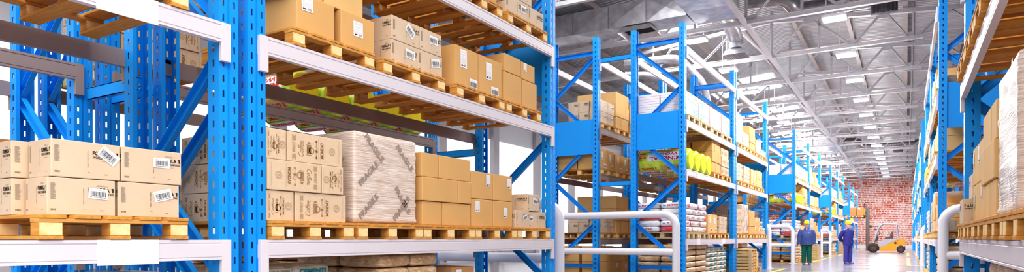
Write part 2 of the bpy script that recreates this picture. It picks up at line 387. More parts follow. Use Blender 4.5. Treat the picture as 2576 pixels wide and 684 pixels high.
@cached
def sticker(w, h, kind):
    """white sticker facing +x, centred; kind 'bar' a bar code, 'doc' a page of print"""
    mb = MB(); rnd = random.Random(int(w*1000)+len(kind))
    mb.quad((0,-w/2,-h/2),(0,w/2,-h/2),(0,w/2,h/2),(0,-w/2,h/2), 0)
    def r(y0,y1,z0,z1,mi=1): mb.quad((.0006,y0,z0),(.0006,y1,z0),(.0006,y1,z1),(.0006,y0,z1), mi)
    if kind == 'bar':
        y = -w*.40
        while y < w*.40:
            t = rnd.choice((.010,.018,.028))*w; r(y, min(y+t, w*.41), -h*.26, h*.22); y += t + rnd.choice((.010,.016,.024))*w
        for i in range(13): r(-w*.41+i*w*.063, -w*.41+i*w*.063+w*.035, -h*.38, -h*.31)
        r(-w*.40, w*.40, h*.33, h*.345, 2)
    else:
        z = h*.40
        while z > -h*.42:
            y = -w*.40
            while y < w*.36:
                t = rnd.uniform(.06,.2)*w; r(y, min(y+t, w*.4), z-h*.012, z, 2); y += t + w*.03
            z -= h*rnd.choice((.045,.045,.10))
        r(-w*.40, -w*.1, -h*.42, -h*.34, 1); r(w*.05, w*.38, -h*.44, -h*.30, 2)
    return mb.mesh('barcode_label' if kind == 'bar' else 'shipping_label', [PAPER, INK, GREYINK if kind == 'bar' else FAINT])

def side_dirs(face, d, w):
    """for a printed face: map (a across 0..1, z) to a point just off the face; returns origin, reading direction, width"""
    e = .0012
    if face == 'f': return Vector((d/2+e, -w/2, 0)), Y_, w
    if face == 'n': return Vector((-d/2, -w/2-e, 0)), X_, d           # face toward -y, read from -x to +x
    if face == 'b': return Vector((-d/2-e, w/2, 0)), -Y_, w
    if face == 'y': return Vector((d/2, w/2+e, 0)), -X_, d

def print_formula(mb, face, d, w, h, full=True):
    o, xd, L = side_dirs(face, d, w); rnd = random.Random(3)
    def P(a, b): return o + xd*(a*L) + Z_*(b*h)
    def r(a0,a1,b0,b1,mi): mb.quad(P(a0,b0),P(a1,b0),P(a1,b1),P(a0,b1),mi)
    mb.text('FORMULA', P(.585,.66), xd, Z_, w=.325*L, h=.115*h, mi=1, bold=.035)
    Q = lambda a, b: P(.585+.385*a, .66+.115*b)   # figure one with its flag
    mb.add([Q(.945,0), Q(1.0,0), Q(1.0,1), Q(.955,1), Q(.90,.84), Q(.90,.68), Q(.945,.78)], [(0,1,2,6), (6,2,3), (6,3,4,5)], 1)
    mb.text('WORLD CHAMPIONS', P(.585,.565), xd, Z_, w=.385*L, h=.066*h, mi=1, bold=.02)
    r(.70,.86,.505,.512,2); r(.72,.84,.84,.848,2); r(.70,.88,.815,.822,2)
    for i in range(24):
        z = .84 - i*.0185; r(.045, .045+rnd.uniform(.05,.082), z, z+.008, 2)
    mb.text('FORMULA 1 WORLD CHAMPIONS', P(.522,.30), Z_, -xd, w=.46*h, h=.013*L, mi=1, bold=.01)
    r(.512,.516,.17,.20,2)
    for i in range(9): r(.045+i*.009, .045+i*.009+.005, .12, .165, 1 if i % 2 else 2)
    r(.51,.545,.17,.178,2); r(.755,.81,.135,.148,1)

@cached
def formula_box(d, w, h):
    mb = MB(); mb.bbox(-d/2, d/2, -w/2, w/2, 0, h, .004)
    for f in 'fny': print_formula(mb, f, d, w, h)
    mb.quad((-d/2+.004,-.004,h+.0006),(d/2-.004,-.004,h+.0006),(d/2-.004,.004,h+.0006),(-d/2+.004,.004,h+.0006),2)
    return mb.mesh('printed_carton', [BEIGE, INK, mat('list_ink', '#94887C', .7)])

def print_coffee(mb, face, d, w, h, flip):
    o, xd, L = side_dirs(face, d, w); zu = Z_
    if flip: o = o + xd*L + Z_*h; xd = -xd; zu = -Z_
    long_ = L > h*1.5
    def P(a, b): return o + xd*(a*L) + zu*(b*h)
    def r(a0,a1,b0,b1,mi): mb.quad(P(a0,b0),P(a1,b0),P(a1,b1),P(a0,b1),mi)
    k = 1.0
    # ribbon pennants at the left edge, faded word between
    for b0, b1 in ((.06,.26),(.72,.92)):
        mb.add([P(.085,b0),P(.145,b0),P(.145,b1),P(.085,b1),P(.115,(b0+.06) if b0 < .5 else b1-.06)], [(0,4,3),(4,1,2),(4,2,3)] if b0 < .5 else [(0,1,4),(0,4,3),(1,2,4)], 2)
    mb.text('WITHOUT', P(.14,.31), zu, -xd, w=.36*h, h=.055*L, mi=2, bold=.03)
    mb.text('Coffee.', P(.28,.20), zu, -xd, w=.56*h, h=.095*L, mi=3, bold=.0, shear=.4)
    # mug
    mx, my = .355, .5
    r(.335,.415,.32,.58,3); r(.33,.42,.60,.63,3); r(.325,.425,.27,.29,3)
    for i in range(5): r(.342+i*.014,.348+i*.014,.34,.54,0)
    c = P(.42,.44); mb.disc(c, .12*h, xd, zu, 20, 3, .085*h)
    mb.add([P(.345,.66),P(.405,.66),P(.40,.72),P(.36,.74)], [(0,1,2,3)], 3)
    # spine with dial and hatched ribbons
    r(.50,.512,.18,.82,2); r(.488,.524,.18,.26,2); r(.488,.524,.74,.82,2); r(.478,.534,.40,.46,3)
    mb.disc(P(.506,.535), .068*h, xd, zu, 20, 3);
    n = xd.cross(zu)*.0006; mb.disc(P(.506,.535)+n, .055*h, xd, zu, 20, 0)
    n2 = n*2; mb.add([P(.504,.50)+n2,P(.509,.50)+n2,P(.509,.56)+n2,P(.504,.56)+n2],[(0,1,2,3)],1)
    mb.text('MONDAY', P(.64,.21), zu, -xd, w=.58*h, h=.062*L, mi=1, bold=.04)
    r(.545,.549,.10,.90,2); r(.665,.669,.10,.90,2); r(.93,.934,.10,.90,2)
    mb.disc(P(.80,.5), .13*h, xd, zu, 26, 2, .112*h); mb.disc(P(.80,.5), .09*h, xd, zu, 20, 2, .078*h)
    mb.text('W', P(.80,.5)-xd*.05*h-zu*.04*h, xd, zu, w=.10*h, h=.08*h, mi=2, bold=.03)

@cached
def coffee_box(d, w, h, flip):
    mb = MB(); mb.bbox(-d/2, d/2, -w/2, w/2, 0, h, .004)
    for f in 'fn': print_coffee(mb, f, d, w, h, bool(flip))
    return mb.mesh('coffee_carton', [COFFEE, BROWNINK, FADEINK, MIDINK])

@cached
def plain_box(d, w, h, tone):
    mb = MB(); mb.bbox(-d/2, d/2, -w/2, w/2, 0, h, .006)
    e = .0007  # closing seam and tape over the top and down the two ends
    mb.quad((-d/2+.006,-.03,h+e),(d/2-.006,-.03,h+e),(d/2-.006,.03,h+e),(-d/2+.006,.03,h+e),1)
    mb.quad((-d/2+.006,-.0015,h+2*e),(d/2-.006,-.0015,h+2*e),(d/2-.006,.0015,h+2*e),(-d/2+.006,.0015,h+2*e),2)
    return mb.mesh('carton', [{'t': CARTON, 'l': CARTON2, 'b': CARTON3}[tone], TAPE, FADEINK])

def pillow(d, w, h, e1=.26, e2=.24, nu=24, nv=10, seed=0, amp=.02):
    """a filled sack: flattened, square-cornered, with dents; base on z = 0"""
    rnd = random.Random(seed); ph = [rnd.uniform(0, 6) for _ in range(6)]
    sg = lambda a, e: math.copysign(abs(a)**e, a)
    vs = []; fs = []
    for j in range(nv+1):
        v = -PI/2 + PI*j/nv
        for i in range(nu):
            u = 2*PI*i/nu
            cx, cy, cz = sg(math.cos(v), e1)*sg(math.cos(u), e2), sg(math.cos(v), e1)*sg(math.sin(u), e2), sg(math.sin(v), .42)
            k = 1 + amp*(math.sin(3*u+ph[0]) + math.sin(5*u+ph[1]+2*v) + math.sin(7*cx+ph[2])*math.cos(4*cy+ph[3]))
            pinch = 1 - .05*abs(cy)**4 - .05*abs(cx)**4
            vs.append((cx*d/2*(1+(k-1)*.7), cy*w/2*(1+(k-1)*.7), h/2 + cz*h/2*min(k*pinch, 1.0)))
    for j in range(nv):
        for i in range(nu): fs.append((j*nu+i, j*nu+(i+1)%nu, (j+1)*nu+(i+1)%nu, (j+1)*nu+i))
    return vs, fs
@cached
def putty_sack(d, w, h, v):
    mb = MB(); a, b = pillow(d, w, h, seed=v); mb.add(a, b, 0, True)
    me = mb.mesh('white_sack', [WHITESACK, SACKRED])
    lo, hi = [(-1,-.7), (-.12,.2), (.62,1), (2,2), (.3,.6), (-.45,-.1), (.7,1), (2,2)][v % 8]
    for p in me.polygons:
        if lo < p.center.y/(w/2) < hi and p.center.z > h*.12: p.material_index = 1
    parts = []
    for f, (o, xd, L) in {k: side_dirs(k, d*1.012, w*1.012) for k in 'fn'}.items():
        pm = MB(); z = .34*h; pm.text('PUTTY', o + xd*(L*.30) + Z_*z, xd, Z_, w=L*.42, h=h*.32, mi=0 if (v % 4) != 1 else 1, bold=.05)
        pm.quad(o+xd*L*.12+Z_*h*.36, o+xd*L*.24+Z_*h*.36, o+xd*L*.24+Z_*h*.56, o+xd*L*.12+Z_*h*.56, 2)
        parts.append(('lettering', pm.mesh('lettering', [SACKRED, PAPER, mat('blue_print', '#7F9BD8', .5)]), (0,0,0)))
    return ('white_sack', me, 'sack', parts)
@cached
def brown_sack(d, w, h, v):
    mb = MB(); a, b = pillow(d, w, h, .22, .20, 28, 12, 20+v, .012); mb.add(a, b, 0, True)
    return ('brown_sack', mb.mesh('brown_sack', [BROWNSACK]), 'sack', [])
@cached
def cement_sack(d, w, h, v):
    mb = MB(); a, b = pillow(d, w, h, .28, .24, 24, 10, 40+v, .015); mb.add(a, b, 0, True)
    me = mb.mesh('cement_sack', [CEMSACK, TEAL])
    for p in me.polygons:
        y = p.center.y/(w/2)
        if (v % 2 == 0 and y > .93) or (v % 2 and -.2 < y < .05 and p.center.z < h*.45): p.material_index = 1
    parts = []
    for f, (o, xd, L) in {k: side_dirs(k, d*1.02, w*1.02) for k in 'fn'}.items():
        pm = MB(); pm.text('CEMENTI', o + xd*(L*.16) + Z_*.30*h, xd, Z_, w=L*.66, h=h*.40, mi=0, bold=.05)
        parts.append(('lettering', pm.mesh('lettering', [TEAL]), (0,0,0)))
    return ('cement_sack', me, 'sack', parts)

def wool_mat():
    m = bpy.data.materials.new('wool_wrap'); m.use_nodes = True
    N = m.node_tree.nodes; L = m.node_tree.links; b = N['Principled BSDF']
    tc = N.new('ShaderNodeTexCoord'); n = N.new('ShaderNodeTexNoise'); n.inputs['Scale'].default_value = 9; n.inputs['Detail'].default_value = 5
    L.new(tc.outputs['Object'], n.inputs['Vector'])
    r = N.new('ShaderNodeValToRGB'); e = r.color_ramp.elements
    e[0].position = .38; e[0].color = lin('#B9D81E'); e[1].position = .62; e[1].color = lin('#E4EE4E')
    L.new(n.outputs['Fac'], r.inputs['Fac']); L.new(r.outputs['Color'], b.inputs['Base Color'])
    b.inputs['Roughness'].default_value = .3; b.inputs['Coat Weight'].default_value = .5
    bp = N.new('ShaderNodeBump'); bp.inputs['Strength'].default_value = .35; bp.inputs['Distance'].default_value = .03
    L.new(n.outputs['Fac'], bp.inputs['Height']); L.new(bp.outputs['Normal'], b.inputs['Normal'])
    return m
WOOL = wool_mat()
WOOLEND = mat('wool_end', '#F7E31A', .8, var=.25, scale=30, color2='#EBD416')
WOOLCLEAR = mat('wool_clear_wrap', '#D9B65E', .3, var=.25, scale=12, color2='#C79A44', coat=.5)
@cached
def wool_roll(L, rad):
    """roll lying along x, front end at x = 0, axis at z = rad"""
    mb = MB(); n = 40
    prof = [(-L, rad*.88), (-L+.02, rad*.97), (-L+.10, rad), (-L*.55, rad*1.0), (-.10, rad), (-.02, rad*.97), (0, rad*.86)]
    vs = [(x, math.cos(2*PI*k/n)*r_, rad + math.sin(2*PI*k/n)*r_) for x, r_ in prof for k in range(n)]; fs = []; 
    mb.add(vs, [(i*n+k, i*n+(k+1)%n, (i+1)*n+(k+1)%n, (i+1)*n+k) for i in range(len(prof)-1) for k in range(n)], 0, True)
    me = mb.mesh('wool_roll', [WOOL, WOOLCLEAR])
    for p in me.polygons:   # clear strips of wrap between the printed bands
        a = math.degrees(math.atan2(p.center.z-rad, p.center.y)) % 360
        if -L*.56 < p.center.x < -.1 and (100 < a < 150 or 205 < a < 250 or 290 < a < 340 or 20 < a < 60): p.material_index = 1
    ends = []
    for x, s_ in ((.001, 1), (-L-.001, -1)):
        em = MB(); em.disc((x+s_*.001,0,rad), rad*.83, (0,1,0), (0,0,1), 32, 0); em.disc((x,0,rad), rad*.865, (0,1,0), (0,0,1), 32, 1)
        ends.append(('end_face', em.mesh('end_face', [WOOLEND, mat('wool_rim', '#D9DE58', .4, coat=.5)]), (0,0,0)))
    pm = MB()
    def cyl(t, x0, x1, a0, a1, mi, bold=.03, rr=1.006, flip=True):
        """wrap text (or a patch when t is None) on the roll: along x from x0 to x1, around from a0 to a1 degrees"""
        if t is None:
            k = 16; g = [(x0+(x1-x0)*i/4, a0+(a1-a0)*j/k) for i in range(5) for j in range(k+1)]
            f = [(i*(k+1)+j, i*(k+1)+j+1, (i+1)*(k+1)+j+1, (i+1)*(k+1)+j) for i in range(4) for j in range(k)]
        else:
            v, f, _ = text2d(t, bold); g = [(x0+(x1-x0)*x, a0+(a1-a0)*y) for x, y in v]
        pm.add([(x, math.cos(R(a))*rad*rr, rad+math.sin(R(a))*rad*rr) for x, a in g], f, mi)
    for base in (0, 180):
        b0 = 180-14+base
        cyl(None, -.78*L, -.08*L, b0-30, b0+20, 1, rr=1.004)                 # white panel on the side facing along the racks
        cyl('MINERAL', -.12*L, -.74*L, b0-3, b0+16, 0, .03, 1.016)                 # upside down, as the roll lies
        cyl('WOOL', -.20*L, -.62*L, b0-26, b0-8, 0, .03, 1.016)
        cyl(None, -.96*L, -.80*L, b0-14, b0-10, 0); cyl(None, -.96*L, -.80*L, b0+8, b0+11, 0)
        cyl(None, -.95*L, -.88*L, b0-6, b0+4, 0); cyl(None, -.86*L, -.81*L, b0-6, b0+4, 0); cyl(None, -.94*L, -.82*L, b0-30, b0-20, 0)
        cyl('100%', -.62*L, -.92*L, b0+53, b0+68, 0, .03, 1.014)
        cyl('100%', -.12*L, -.42*L, b0+53, b0+68, 0, .03, 1.014)
        cyl(None, -.99*L, -.975*L, b0-60, b0+80, 3); cyl(None, -.975*L, -.96*L, b0-60, b0+80, 0)
    # underside bands near both ends
    for a, b in ((-.99, -.56), (-.44, -.02)):
        cyl(None, a*L, b*L, 244, 296, 1, rr=1.004); cyl('WOOL', (b-.03)*L, (a+.04)*L, 274, 292, 0, .03, 1.018); cyl('MINERAL', (b-.03)*L, (a+.02)*L, 252, 268, 0, .03, 1.018)
        cyl(None, a*L, b*L, 238, 243, 2); cyl(None, a*L, b*L, 297, 302, 2)
    return ('insulation_roll', me, 'insulation roll', ends + [
        ('wrapper_lettering', pm.mesh('wrapper_lettering', [RED, PAPER, GREENP, CYAN]), (0,0,0))])

@cached
def wrapped_load(d, w, h):
    """boxes under stretch film, front face at x = d/2"""
    bm = bmesh.new(); bmesh.ops.create_cube(bm, size=1)
    for v in bm.verts: v.co = Vector((v.co.x*d, v.co.y*w, (v.co.z+.5)*h))
    bmesh.ops.bevel(bm, geom=bm.edges[:], offset=.03, segments=3, affect='EDGES', profile=.5)
    bmesh.ops.subdivide_edges(bm, edges=[e for e in bm.edges if e.calc_length() > .3], cuts=22, use_grid_fill=True)
    rnd = random.Random(5); ph = [rnd.uniform(0, 6) for _ in range(8)]
    for v in bm.verts:
        z = v.co.z; a = v.co.x*3 + v.co.y*4
        k = .002*math.sin(z*70+a+ph[0]) + .002*math.sin(z*41-a*1.3+ph[1]) + .0015*math.sin(z*110+a*2+ph[2])
        fl = .018*max(0, 1-z/.08)
        n = Vector((v.co.x/d, v.co.y/w, 0)); m_ = max(abs(n.x), abs(n.y)) or 1
        if .01 < z < h-.01: v.co += Vector((round(n.x/m_*.49), round(n.y/m_*.49), 0))*0 + Vector((n.x, n.y, 0)).normalized()*(k+fl*.5)
    mb = MB(); bm.verts.index_update()
    mb.add([v.co.copy() for v in bm.verts], [[v.index for v in f.verts] for f in bm.faces], 0, True); bm.free()
    me = mb.mesh('wrapped_load', [FILM])
    e = .009; fm = mat('film_ink', '#A08B7E', .4); parts = []
    def diag(t, a, b, ang, face, L=.30):
        o, xd, W = side_dirs(face, d+2*e, w+2*e); c, s_ = math.cos(R(ang)), math.sin(R(ang)); pm = MB()
        pm.text(t, o+xd*(a*W)+Z_*(b*h), xd*c+Z_*s_, Z_*c-xd*s_, w=L, h=.055, bold=.03); parts.append(('lettering', pm.mesh('lettering', [fm]), (0,0,0)))
    for a, b, g in ((.14,.94,-43),(.62,.88,-43),(.10,.40,43),(.60,.40,-50),(.10,.04,43),(.62,.03,46)): diag('FRAGILE', a, b, g, 'f')
    for a, b, g in ((.15,.9,-43),(.6,.5,43),(.2,.1,43)): diag('FRAGILE', a, b, g, 'n')
    o, xd, W = side_dirs('n', d+2*e, w+2*e)
    for b in (.30,.72):
        pm = MB()
        for k in range(3):
            t = R(90+120*k); c = o+xd*(W*.84)+Z_*(b*h)
            pm.disc(c+xd*math.cos(t)*.035+Z_*math.sin(t)*.035, .032, xd, Z_, 3, 0, .018)
        parts.append(('recycling_mark', pm.mesh('recycling_mark', [fm]), (0,0,0)))
    return ('wrapped_load', me, 'wrapped load', parts)

@cached
def board_pack(d, w, h, v):
    """pack of white insulation boards: v 0 printed upright, 1 printed upside down, 2 bare edges"""
    mb = MB(); n = 9; t = h/n
    for i in range(n): mb.bbox(-d/2, d/2, -w/2, w/2, i*t+.002, (i+1)*t-.002, .004, 0, 1)
    mb.box(-d/2+.006, d/2-.006, -w/2+.006, w/2-.006, .003, h-.003, 1)
    me = mb.mesh('board_pack', [mat('board_white', '#F3ECEE', .5, var=.02, scale=3), mat('board_gap', '#EDBFC6', .6)])
    parts = []
    if v < 2:
        pm = MB(); e = .002
        pm.quad((d/2+e,-w/2,.004),(d/2+e,w/2,.004),(d/2+e,w/2,h-.004),(d/2+e,-w/2,h-.004), 0)
        o = Vector((d/2+2*e, -w/2, 0)); xd = Y_; zu = Z_
        if v == 1: o = Vector((d/2+2*e, w/2, h)); xd = -Y_; zu = -Z_
        P = lambda a, b: o + xd*(a*w) + zu*(b*h)
        def r(a0,a1,b0,b1,mi): pm.quad(P(a0,b0),P(a1,b0),P(a1,b1),P(a0,b1),mi)
        r(0,.05,0,1,1)
        pm.text('Styrofoam', P(.10,.56), xd, zu, w=.84*w, h=.19*h, mi=2, bold=.03)
        pm.text('25', P(.58,.06), xd, zu, w=.34*w, h=.34*h, mi=2, bold=.06)
        r(.68,.78,.80,.93,3); r(.80,.90,.80,.93,3)
        for i, (a, l) in enumerate(((.10,.5),(.10,.42),(.12,.30),(.10,.36),(.10,.28),(.12,.33),(.10,.25),(.10,.38),(.12,.22))):
            z = (.86,.80,.46,.41,.36,.30,.24,.18,.12)[i]
            for j in range(5): r(a+l*j/5, a+l*(j+.8)/5, z, z+.022, 4)
        r(.50,.54,.32,.36,5)
        parts.append(('printed_sheet', pm.mesh('printed_sheet', [PAPER, RED, CYAN, GREENP, mat('pink_print', '#F08A94', .5), mat('yellow_print', '#F2D72E', .5)]), (0,0,0)))
    return ('board_pack', me, 'insulation boards', parts)

@cached
def crate(d, w, h):
    fr = MB(); sl = MB()
    for y in (-w/2, -.03, w/2-.06): 
        for x in (d/2-.02, -d/2): fr.box(x, x+.02, y, y+.06, 0, h)
    for x in (d/2-.08, -d/2+.02): 
        for y in (-w/2, w/2-.02): fr.box(x, x+.06, y, y+.02, 0, h)
    for i in range(8):
        z = .01+i*(h-.02)/8
        sl.box(-d/2+.021, d/2-.021, -w/2+.021, -w/2+.035, z, z+h/8-.022); sl.box(-d/2+.021, d/2-.021, w/2-.035, w/2-.021, z, z+h/8-.022)
        for x in (d/2-.035, -d/2+.021): sl.box(x, x+.014, -w/2+.021, w/2-.021, z, z+h/8-.022)
    sl.box(-d/2+.03, d/2-.03, -w/2+.03, w/2-.03, 0, .02); sl.box(-d/2, d/2, -w/2, w/2, h, h+.02)
    return ('wooden_crate', None, 'crate', [('frame', fr.mesh('frame', [PALEWOOD]), (0,0,0)), ('slat', sl.mesh('slat', [mat('crate_wood', '#DDB77E', .7, var=.15, scale=4)]), (0,0,0))])
# ------------------------------------------------------------------ stocking the shelves
ORD = ['first', 'second', 'third', 'fourth', 'fifth', 'sixth', 'seventh', 'eighth', 'ninth', 'tenth']
LEVN = {0: 'floor level', 1: 'lowest shelf', 2: 'middle shelf', 3: 'upper shelf'}
ROWN = ['bottom row', 'second row', 'third row', 'fourth row', 'fifth row', 'top row', 'topmost row', 'upmost row']
class Unit:
    def __init__(s, where, Xf, side, Y0, rev=False, near=False, w_in=0.0):
        s.where, s.Xf, s.side, s.Y0, s.rev, s.near, s.w_in = where, Xf, side, Y0, rev, near, w_in
        s.count = {}
    def at(s, w, u, z): return (s.Xf - s.side*(w + s.w_in), s.Y0 + u, z)
    def span(s, u0, u1): return (LU-u1, LU-u0) if s.rev else (u0, u1)
    def nth(s, *key):
        i = s.count.get(key, 0); s.count[key] = i + 1
        return ORD[i] if i < 10 else 'next ' + ORD[i-10]
    def pallet(s, lev, u0, u1, k, w=-.04, d=1.17, pale=0, drop=0):
        u0 = max(u0, .17); u1 = min(u1, LU-.165); u0, u1 = s.span(u0, u1); z = LV[lev] + .003
        pr = (pallet_near if s.near else pallet_far)(u1-u0, d, pale)
        inst(pr, s.at(w, (u0+u1)/2, z), f'{"pale" if pale else "yellowish"} wooden pallet, {ORD[k]} pallet, {LEVN[lev]}, {s.where}', 'wooden pallets on the racks', 0, s.side)
        return z + .139
    def put(s, proto, desc, cat, group, lev, k, row, u0, u1, w, z, depth, stickers=(), jitter=.0):
        """row: words for the layer; stickers: (kind, across 0..1, up 0..1, width, height, tilt, face)"""
        dl = max(0, .166-u0) - max(0, u1-LU+.164); u0 += dl; u1 += dl; u0, u1 = s.span(u0, u1)
        n = s.nth(lev, k, row)
        label = f'{desc}, {row} {n}, {ORD[k]} pallet, {LEVN[lev]}, {s.where}'
        o = inst(proto, s.at(w + depth/2, (u0+u1)/2, z), label, group, R(random.uniform(-jitter, jitter)) if jitter else 0, s.side)
        if o is None: return
        for st in stickers:
            kind, a, b, sw, sh, tilt = st[:6]; face = st[6] if len(st) > 6 else 'f'
            me = sticker(float(sw), float(sh), kind); W = u1-u0; H = s._h
            if face == 'f': c = obj(me.name.split('.')[0], me, o, (depth/2+.0025, -W/2+a*W, b*H)); c.rotation_euler = (R(tilt), 0, 0)
            else: c = obj(me.name.split('.')[0], me, o, (-depth/2+a*depth, -W/2-.0025, b*H)); c.rotation_euler = (0, R(tilt), -PI/2); 
        return o
    def carton(s, lev, k, row, u0, u1, w, z0, z1, depth=.42, tone='t', stickers=(), desc=None):
        u0 = max(u0, .166); u1 = min(u1, LU-.164); s._h = z1-z0
        if not desc: desc = {'t': 'tan', 'l': 'pale tan', 'b': 'brown'}[tone] + (' labelled carton' if stickers else ' plain carton')
        pr = ('carton', plain_box(depth, u1-u0-.004, z1-z0-.003, tone), 'carton', [])
        return s.put(pr, desc, 'carton', 'cardboard cartons', lev, k, row, u0, u1, w, z0, depth, stickers, .5)
    def formula(s, lev, k, row, u0, u1, w, z0, z1, depth=.26, stickers=()):
        u0 = max(u0, .166); u1 = min(u1, LU-.164); s._h = z1-z0
        pr = ('printed_carton', formula_box(depth, u1-u0-.004, z1-z0-.003), 'carton', [])
        return s.put(pr, 'beige printed carton', 'carton', 'beige printed cartons', lev, k, row, u0, u1, w, z0, depth, stickers, .5)
    def coffee(s, lev, k, row, u0, u1, w, z0, z1, flip, depth=.30):
        u0 = max(u0, .166); u1 = min(u1, LU-.164); s._h = z1-z0
        pr = ('coffee_carton', coffee_box(depth, u1-u0-.004, z1-z0-.003, flip), 'carton', [])
        return s.put(pr, 'cream coffee carton', 'carton', 'cream coffee cartons', lev, k, row, u0, u1, w, z0, depth, (), .3)
    # ---- whole pallets
    def c_coffee(s, lev, k, u, rows=3, back=True):
        z = s.pallet(lev, u, u+.87, k)
        for r_ in range(rows):
            lay = [[(.03,.29),(.30,.83)], [(.03,.55),(.56,.79)], [(.0,.22),(.225,.79)]][r_ % 3]
            for j, (a, b) in enumerate(lay):
                s.coffee(lev, k, ROWN[r_], u+a, u+b, .02 - (.012 if r_ == 1 else 0), z, z+.231, r_ % 2, .29 if b-a > .4 else .53)
            if back: s.coffee(lev, k, ROWN[r_] + ' behind', u+.03, u+.30, .56, z, z+.231, r_ % 2, .53)
            z += .232
    def c_wrap(s, lev, k, u, h=.83, d=1.08, w=.03, wd=.83):
        z = s.pallet(lev, u, u+.87, k); s._h = h
        s.put(wrapped_load(d, wd, h), 'stretch-wrapped load', 'wrapped load', 'stretch-wrapped loads', lev, k, 'whole load', u+.02, u+.02+wd, w, z, d)
    def c_cart3(s, lev, k, u, h=.238, tone='t', rows=3, back=False):
        z = s.pallet(lev, u, u+.87, k)
        for r_ in range(rows):
            lay = [[(.05,.36),(.37,.865)], [(.03,.62),(.63,.86)], [(.04,.30),(.31,.86)]][r_ % 3]
            for a, b in lay: s.carton(lev, k, ROWN[r_], u+a, u+b, .025 - (.012 if r_ == 1 else 0), z, z+h, .5, tone)
            if back: s.carton(lev, k, ROWN[r_] + ' behind', u+.03, u+.62, .56, z, z+h, .5, tone)
            z += h + .001
    def c_cart2(s, lev, k, u, h=.305, tone='t', rows=2, back=False, lab=True):
        z = s.pallet(lev, u, u+.87, k)
        lay = [[(.01,.43),(.44,.865)], [(-.0,.435),(.445,.86)], [(.05,.45),(.46,.80)]]
        st = [[('doc',.28,.72,.085,.12,2)],[('doc',.62,.55,.085,.12,0)]], [[('doc',.78,.70,.085,.13,1)],[('doc',.82,.70,.085,.12,0)]], [(),[('doc',.7,.6,.085,.12,0)]]
        for r_ in range(rows):
            for j, (a, b) in enumerate(lay[r_ % 3]): s.carton(lev, k, ROWN[r_], u+a, u+b, .03, z, z+h, .45, tone, st[r_ % 3][j] if lab else ())
            if back: s.carton(lev, k, ROWN[r_] + ' behind', u+.01, u+.45, .56, z, z+h, .5, tone)
            z += h + .001
    def c_tall(s, lev, k, u, h=.42, tone='t', back=False):
        z = s.pallet(lev, u, u+.87, k)
        for j, (a, b) in enumerate(((.01,.43),(.44,.86))):
            s.carton(lev, k, 'bottom row', u+a, u+b, .03, z, z+h, .55, tone, [('doc',.42+.08*j,.66-.05*j,.10,.19,1), ('bar',.80,.16,.13,.10,0)])
        if back: s.carton(lev, k, 'bottom row behind', u+.01, u+.45, .61, z, z+h, .5, tone)
    def c_formula(s, lev, k, u, rows=2, h=.212, back=False, three=False, cols=2):
        z = s.pallet(lev, u, u+.87, k)
        T = [(-4, 1), (12, 1), (-33, 1), (1, 1)]
        for r_ in range(rows):
            sh = .02*(r_ % 2)
            for j in range(cols):
                a = u+.02+sh+j*.405
                t = T[(2*r_+j) % 4][0]
                s.formula(lev, k, ROWN[r_], a, a+.40, .02, z, z+h, .27, [('bar', .74, .62, .125, .075, t)])
            if back:
                s.formula(lev, k, ROWN[r_] + ' behind', u+.0+sh, u+.40+sh, .30, z, z+h, .27)
                if three: s.formula(lev, k, ROWN[r_] + ' rear', u+.02+sh, u+.42+sh, .58, z, z+h, .27)
            z += h + .001
    def c_sacks(s, lev, k, u, kind, rows, deep=1, cols=2, h=.105, pale=0, w0=.03):
        z = s.pallet(lev, u, u+.87, k, pale=pale); s._h = h
        fn, desc, cat, grp, dd = {'putty': (putty_sack, 'red-white sack', 'sack', 'white and red sacks', .56), 'brown': (brown_sack, 'brown paper sack', 'sack', 'brown paper sacks', .56),
                         'cement': (cement_sack, 'cream-teal sack', 'sack', 'cream and teal sacks', .56)}[kind]
        wd = .86/cols
        for r_ in range(rows):
            rn = ROWN[r_] if r_ < rows-1 else 'top row'
            if r_ == 5 and rows > 6: rn = 'sixth row'
            if r_ == 6 and rows > 7: rn = 'seventh row'
            for q in range(deep):
                for j in range(cols):
                    if q and j and kind != 'brown': continue
                    a = u+.005+j*wd
                    o = s.put(fn(dd, wd-.012, h+.004, (r_*3+j*5+q*2+k) % 8), desc, cat, grp, lev, k, rn + (' behind' if q else ''), a, a+wd, w0+q*.583+random.uniform(0, .012)*(1 if not q else 0), z, dd)
            z += h + .0045
    def c_boards(s, lev):
        for k in range(4):
            u = .11 + 1.03*k; z = s.pallet(lev, u, u+.99, k, pale=1); s._h = .5
            for q in range(2 if k == 0 else 1):
                s.put(board_pack(.56, .93, .50, (0, 1, 2, 0)[k] if not q else 2), ('white boards printed upright', 'white boards printed upside-down', 'white boards bare edges', 'white boards printed upright')[k] if not q else 'white boards at back',
                      'insulation boards', 'packs of white insulation boards', lev, k, 'whole pack', u+.03, u+.96, .02+q*.585, z, .56)
    def c_rolls(s, lev, u, n=4, rad=.2435, step=.497):
        for i in range(n):
            c = s.span(u+step*i, u+step*(i+1)); a = (c[0]+c[1])/2
            inst(wool_roll(1.17, rad), s.at(-.02, a, LV[lev]+.002), f'yellow-green wrapped insulation roll, {s.nth(lev, "roll")} along, {LEVN[lev]}, {s.where}', 'insulation rolls', 0, s.side)

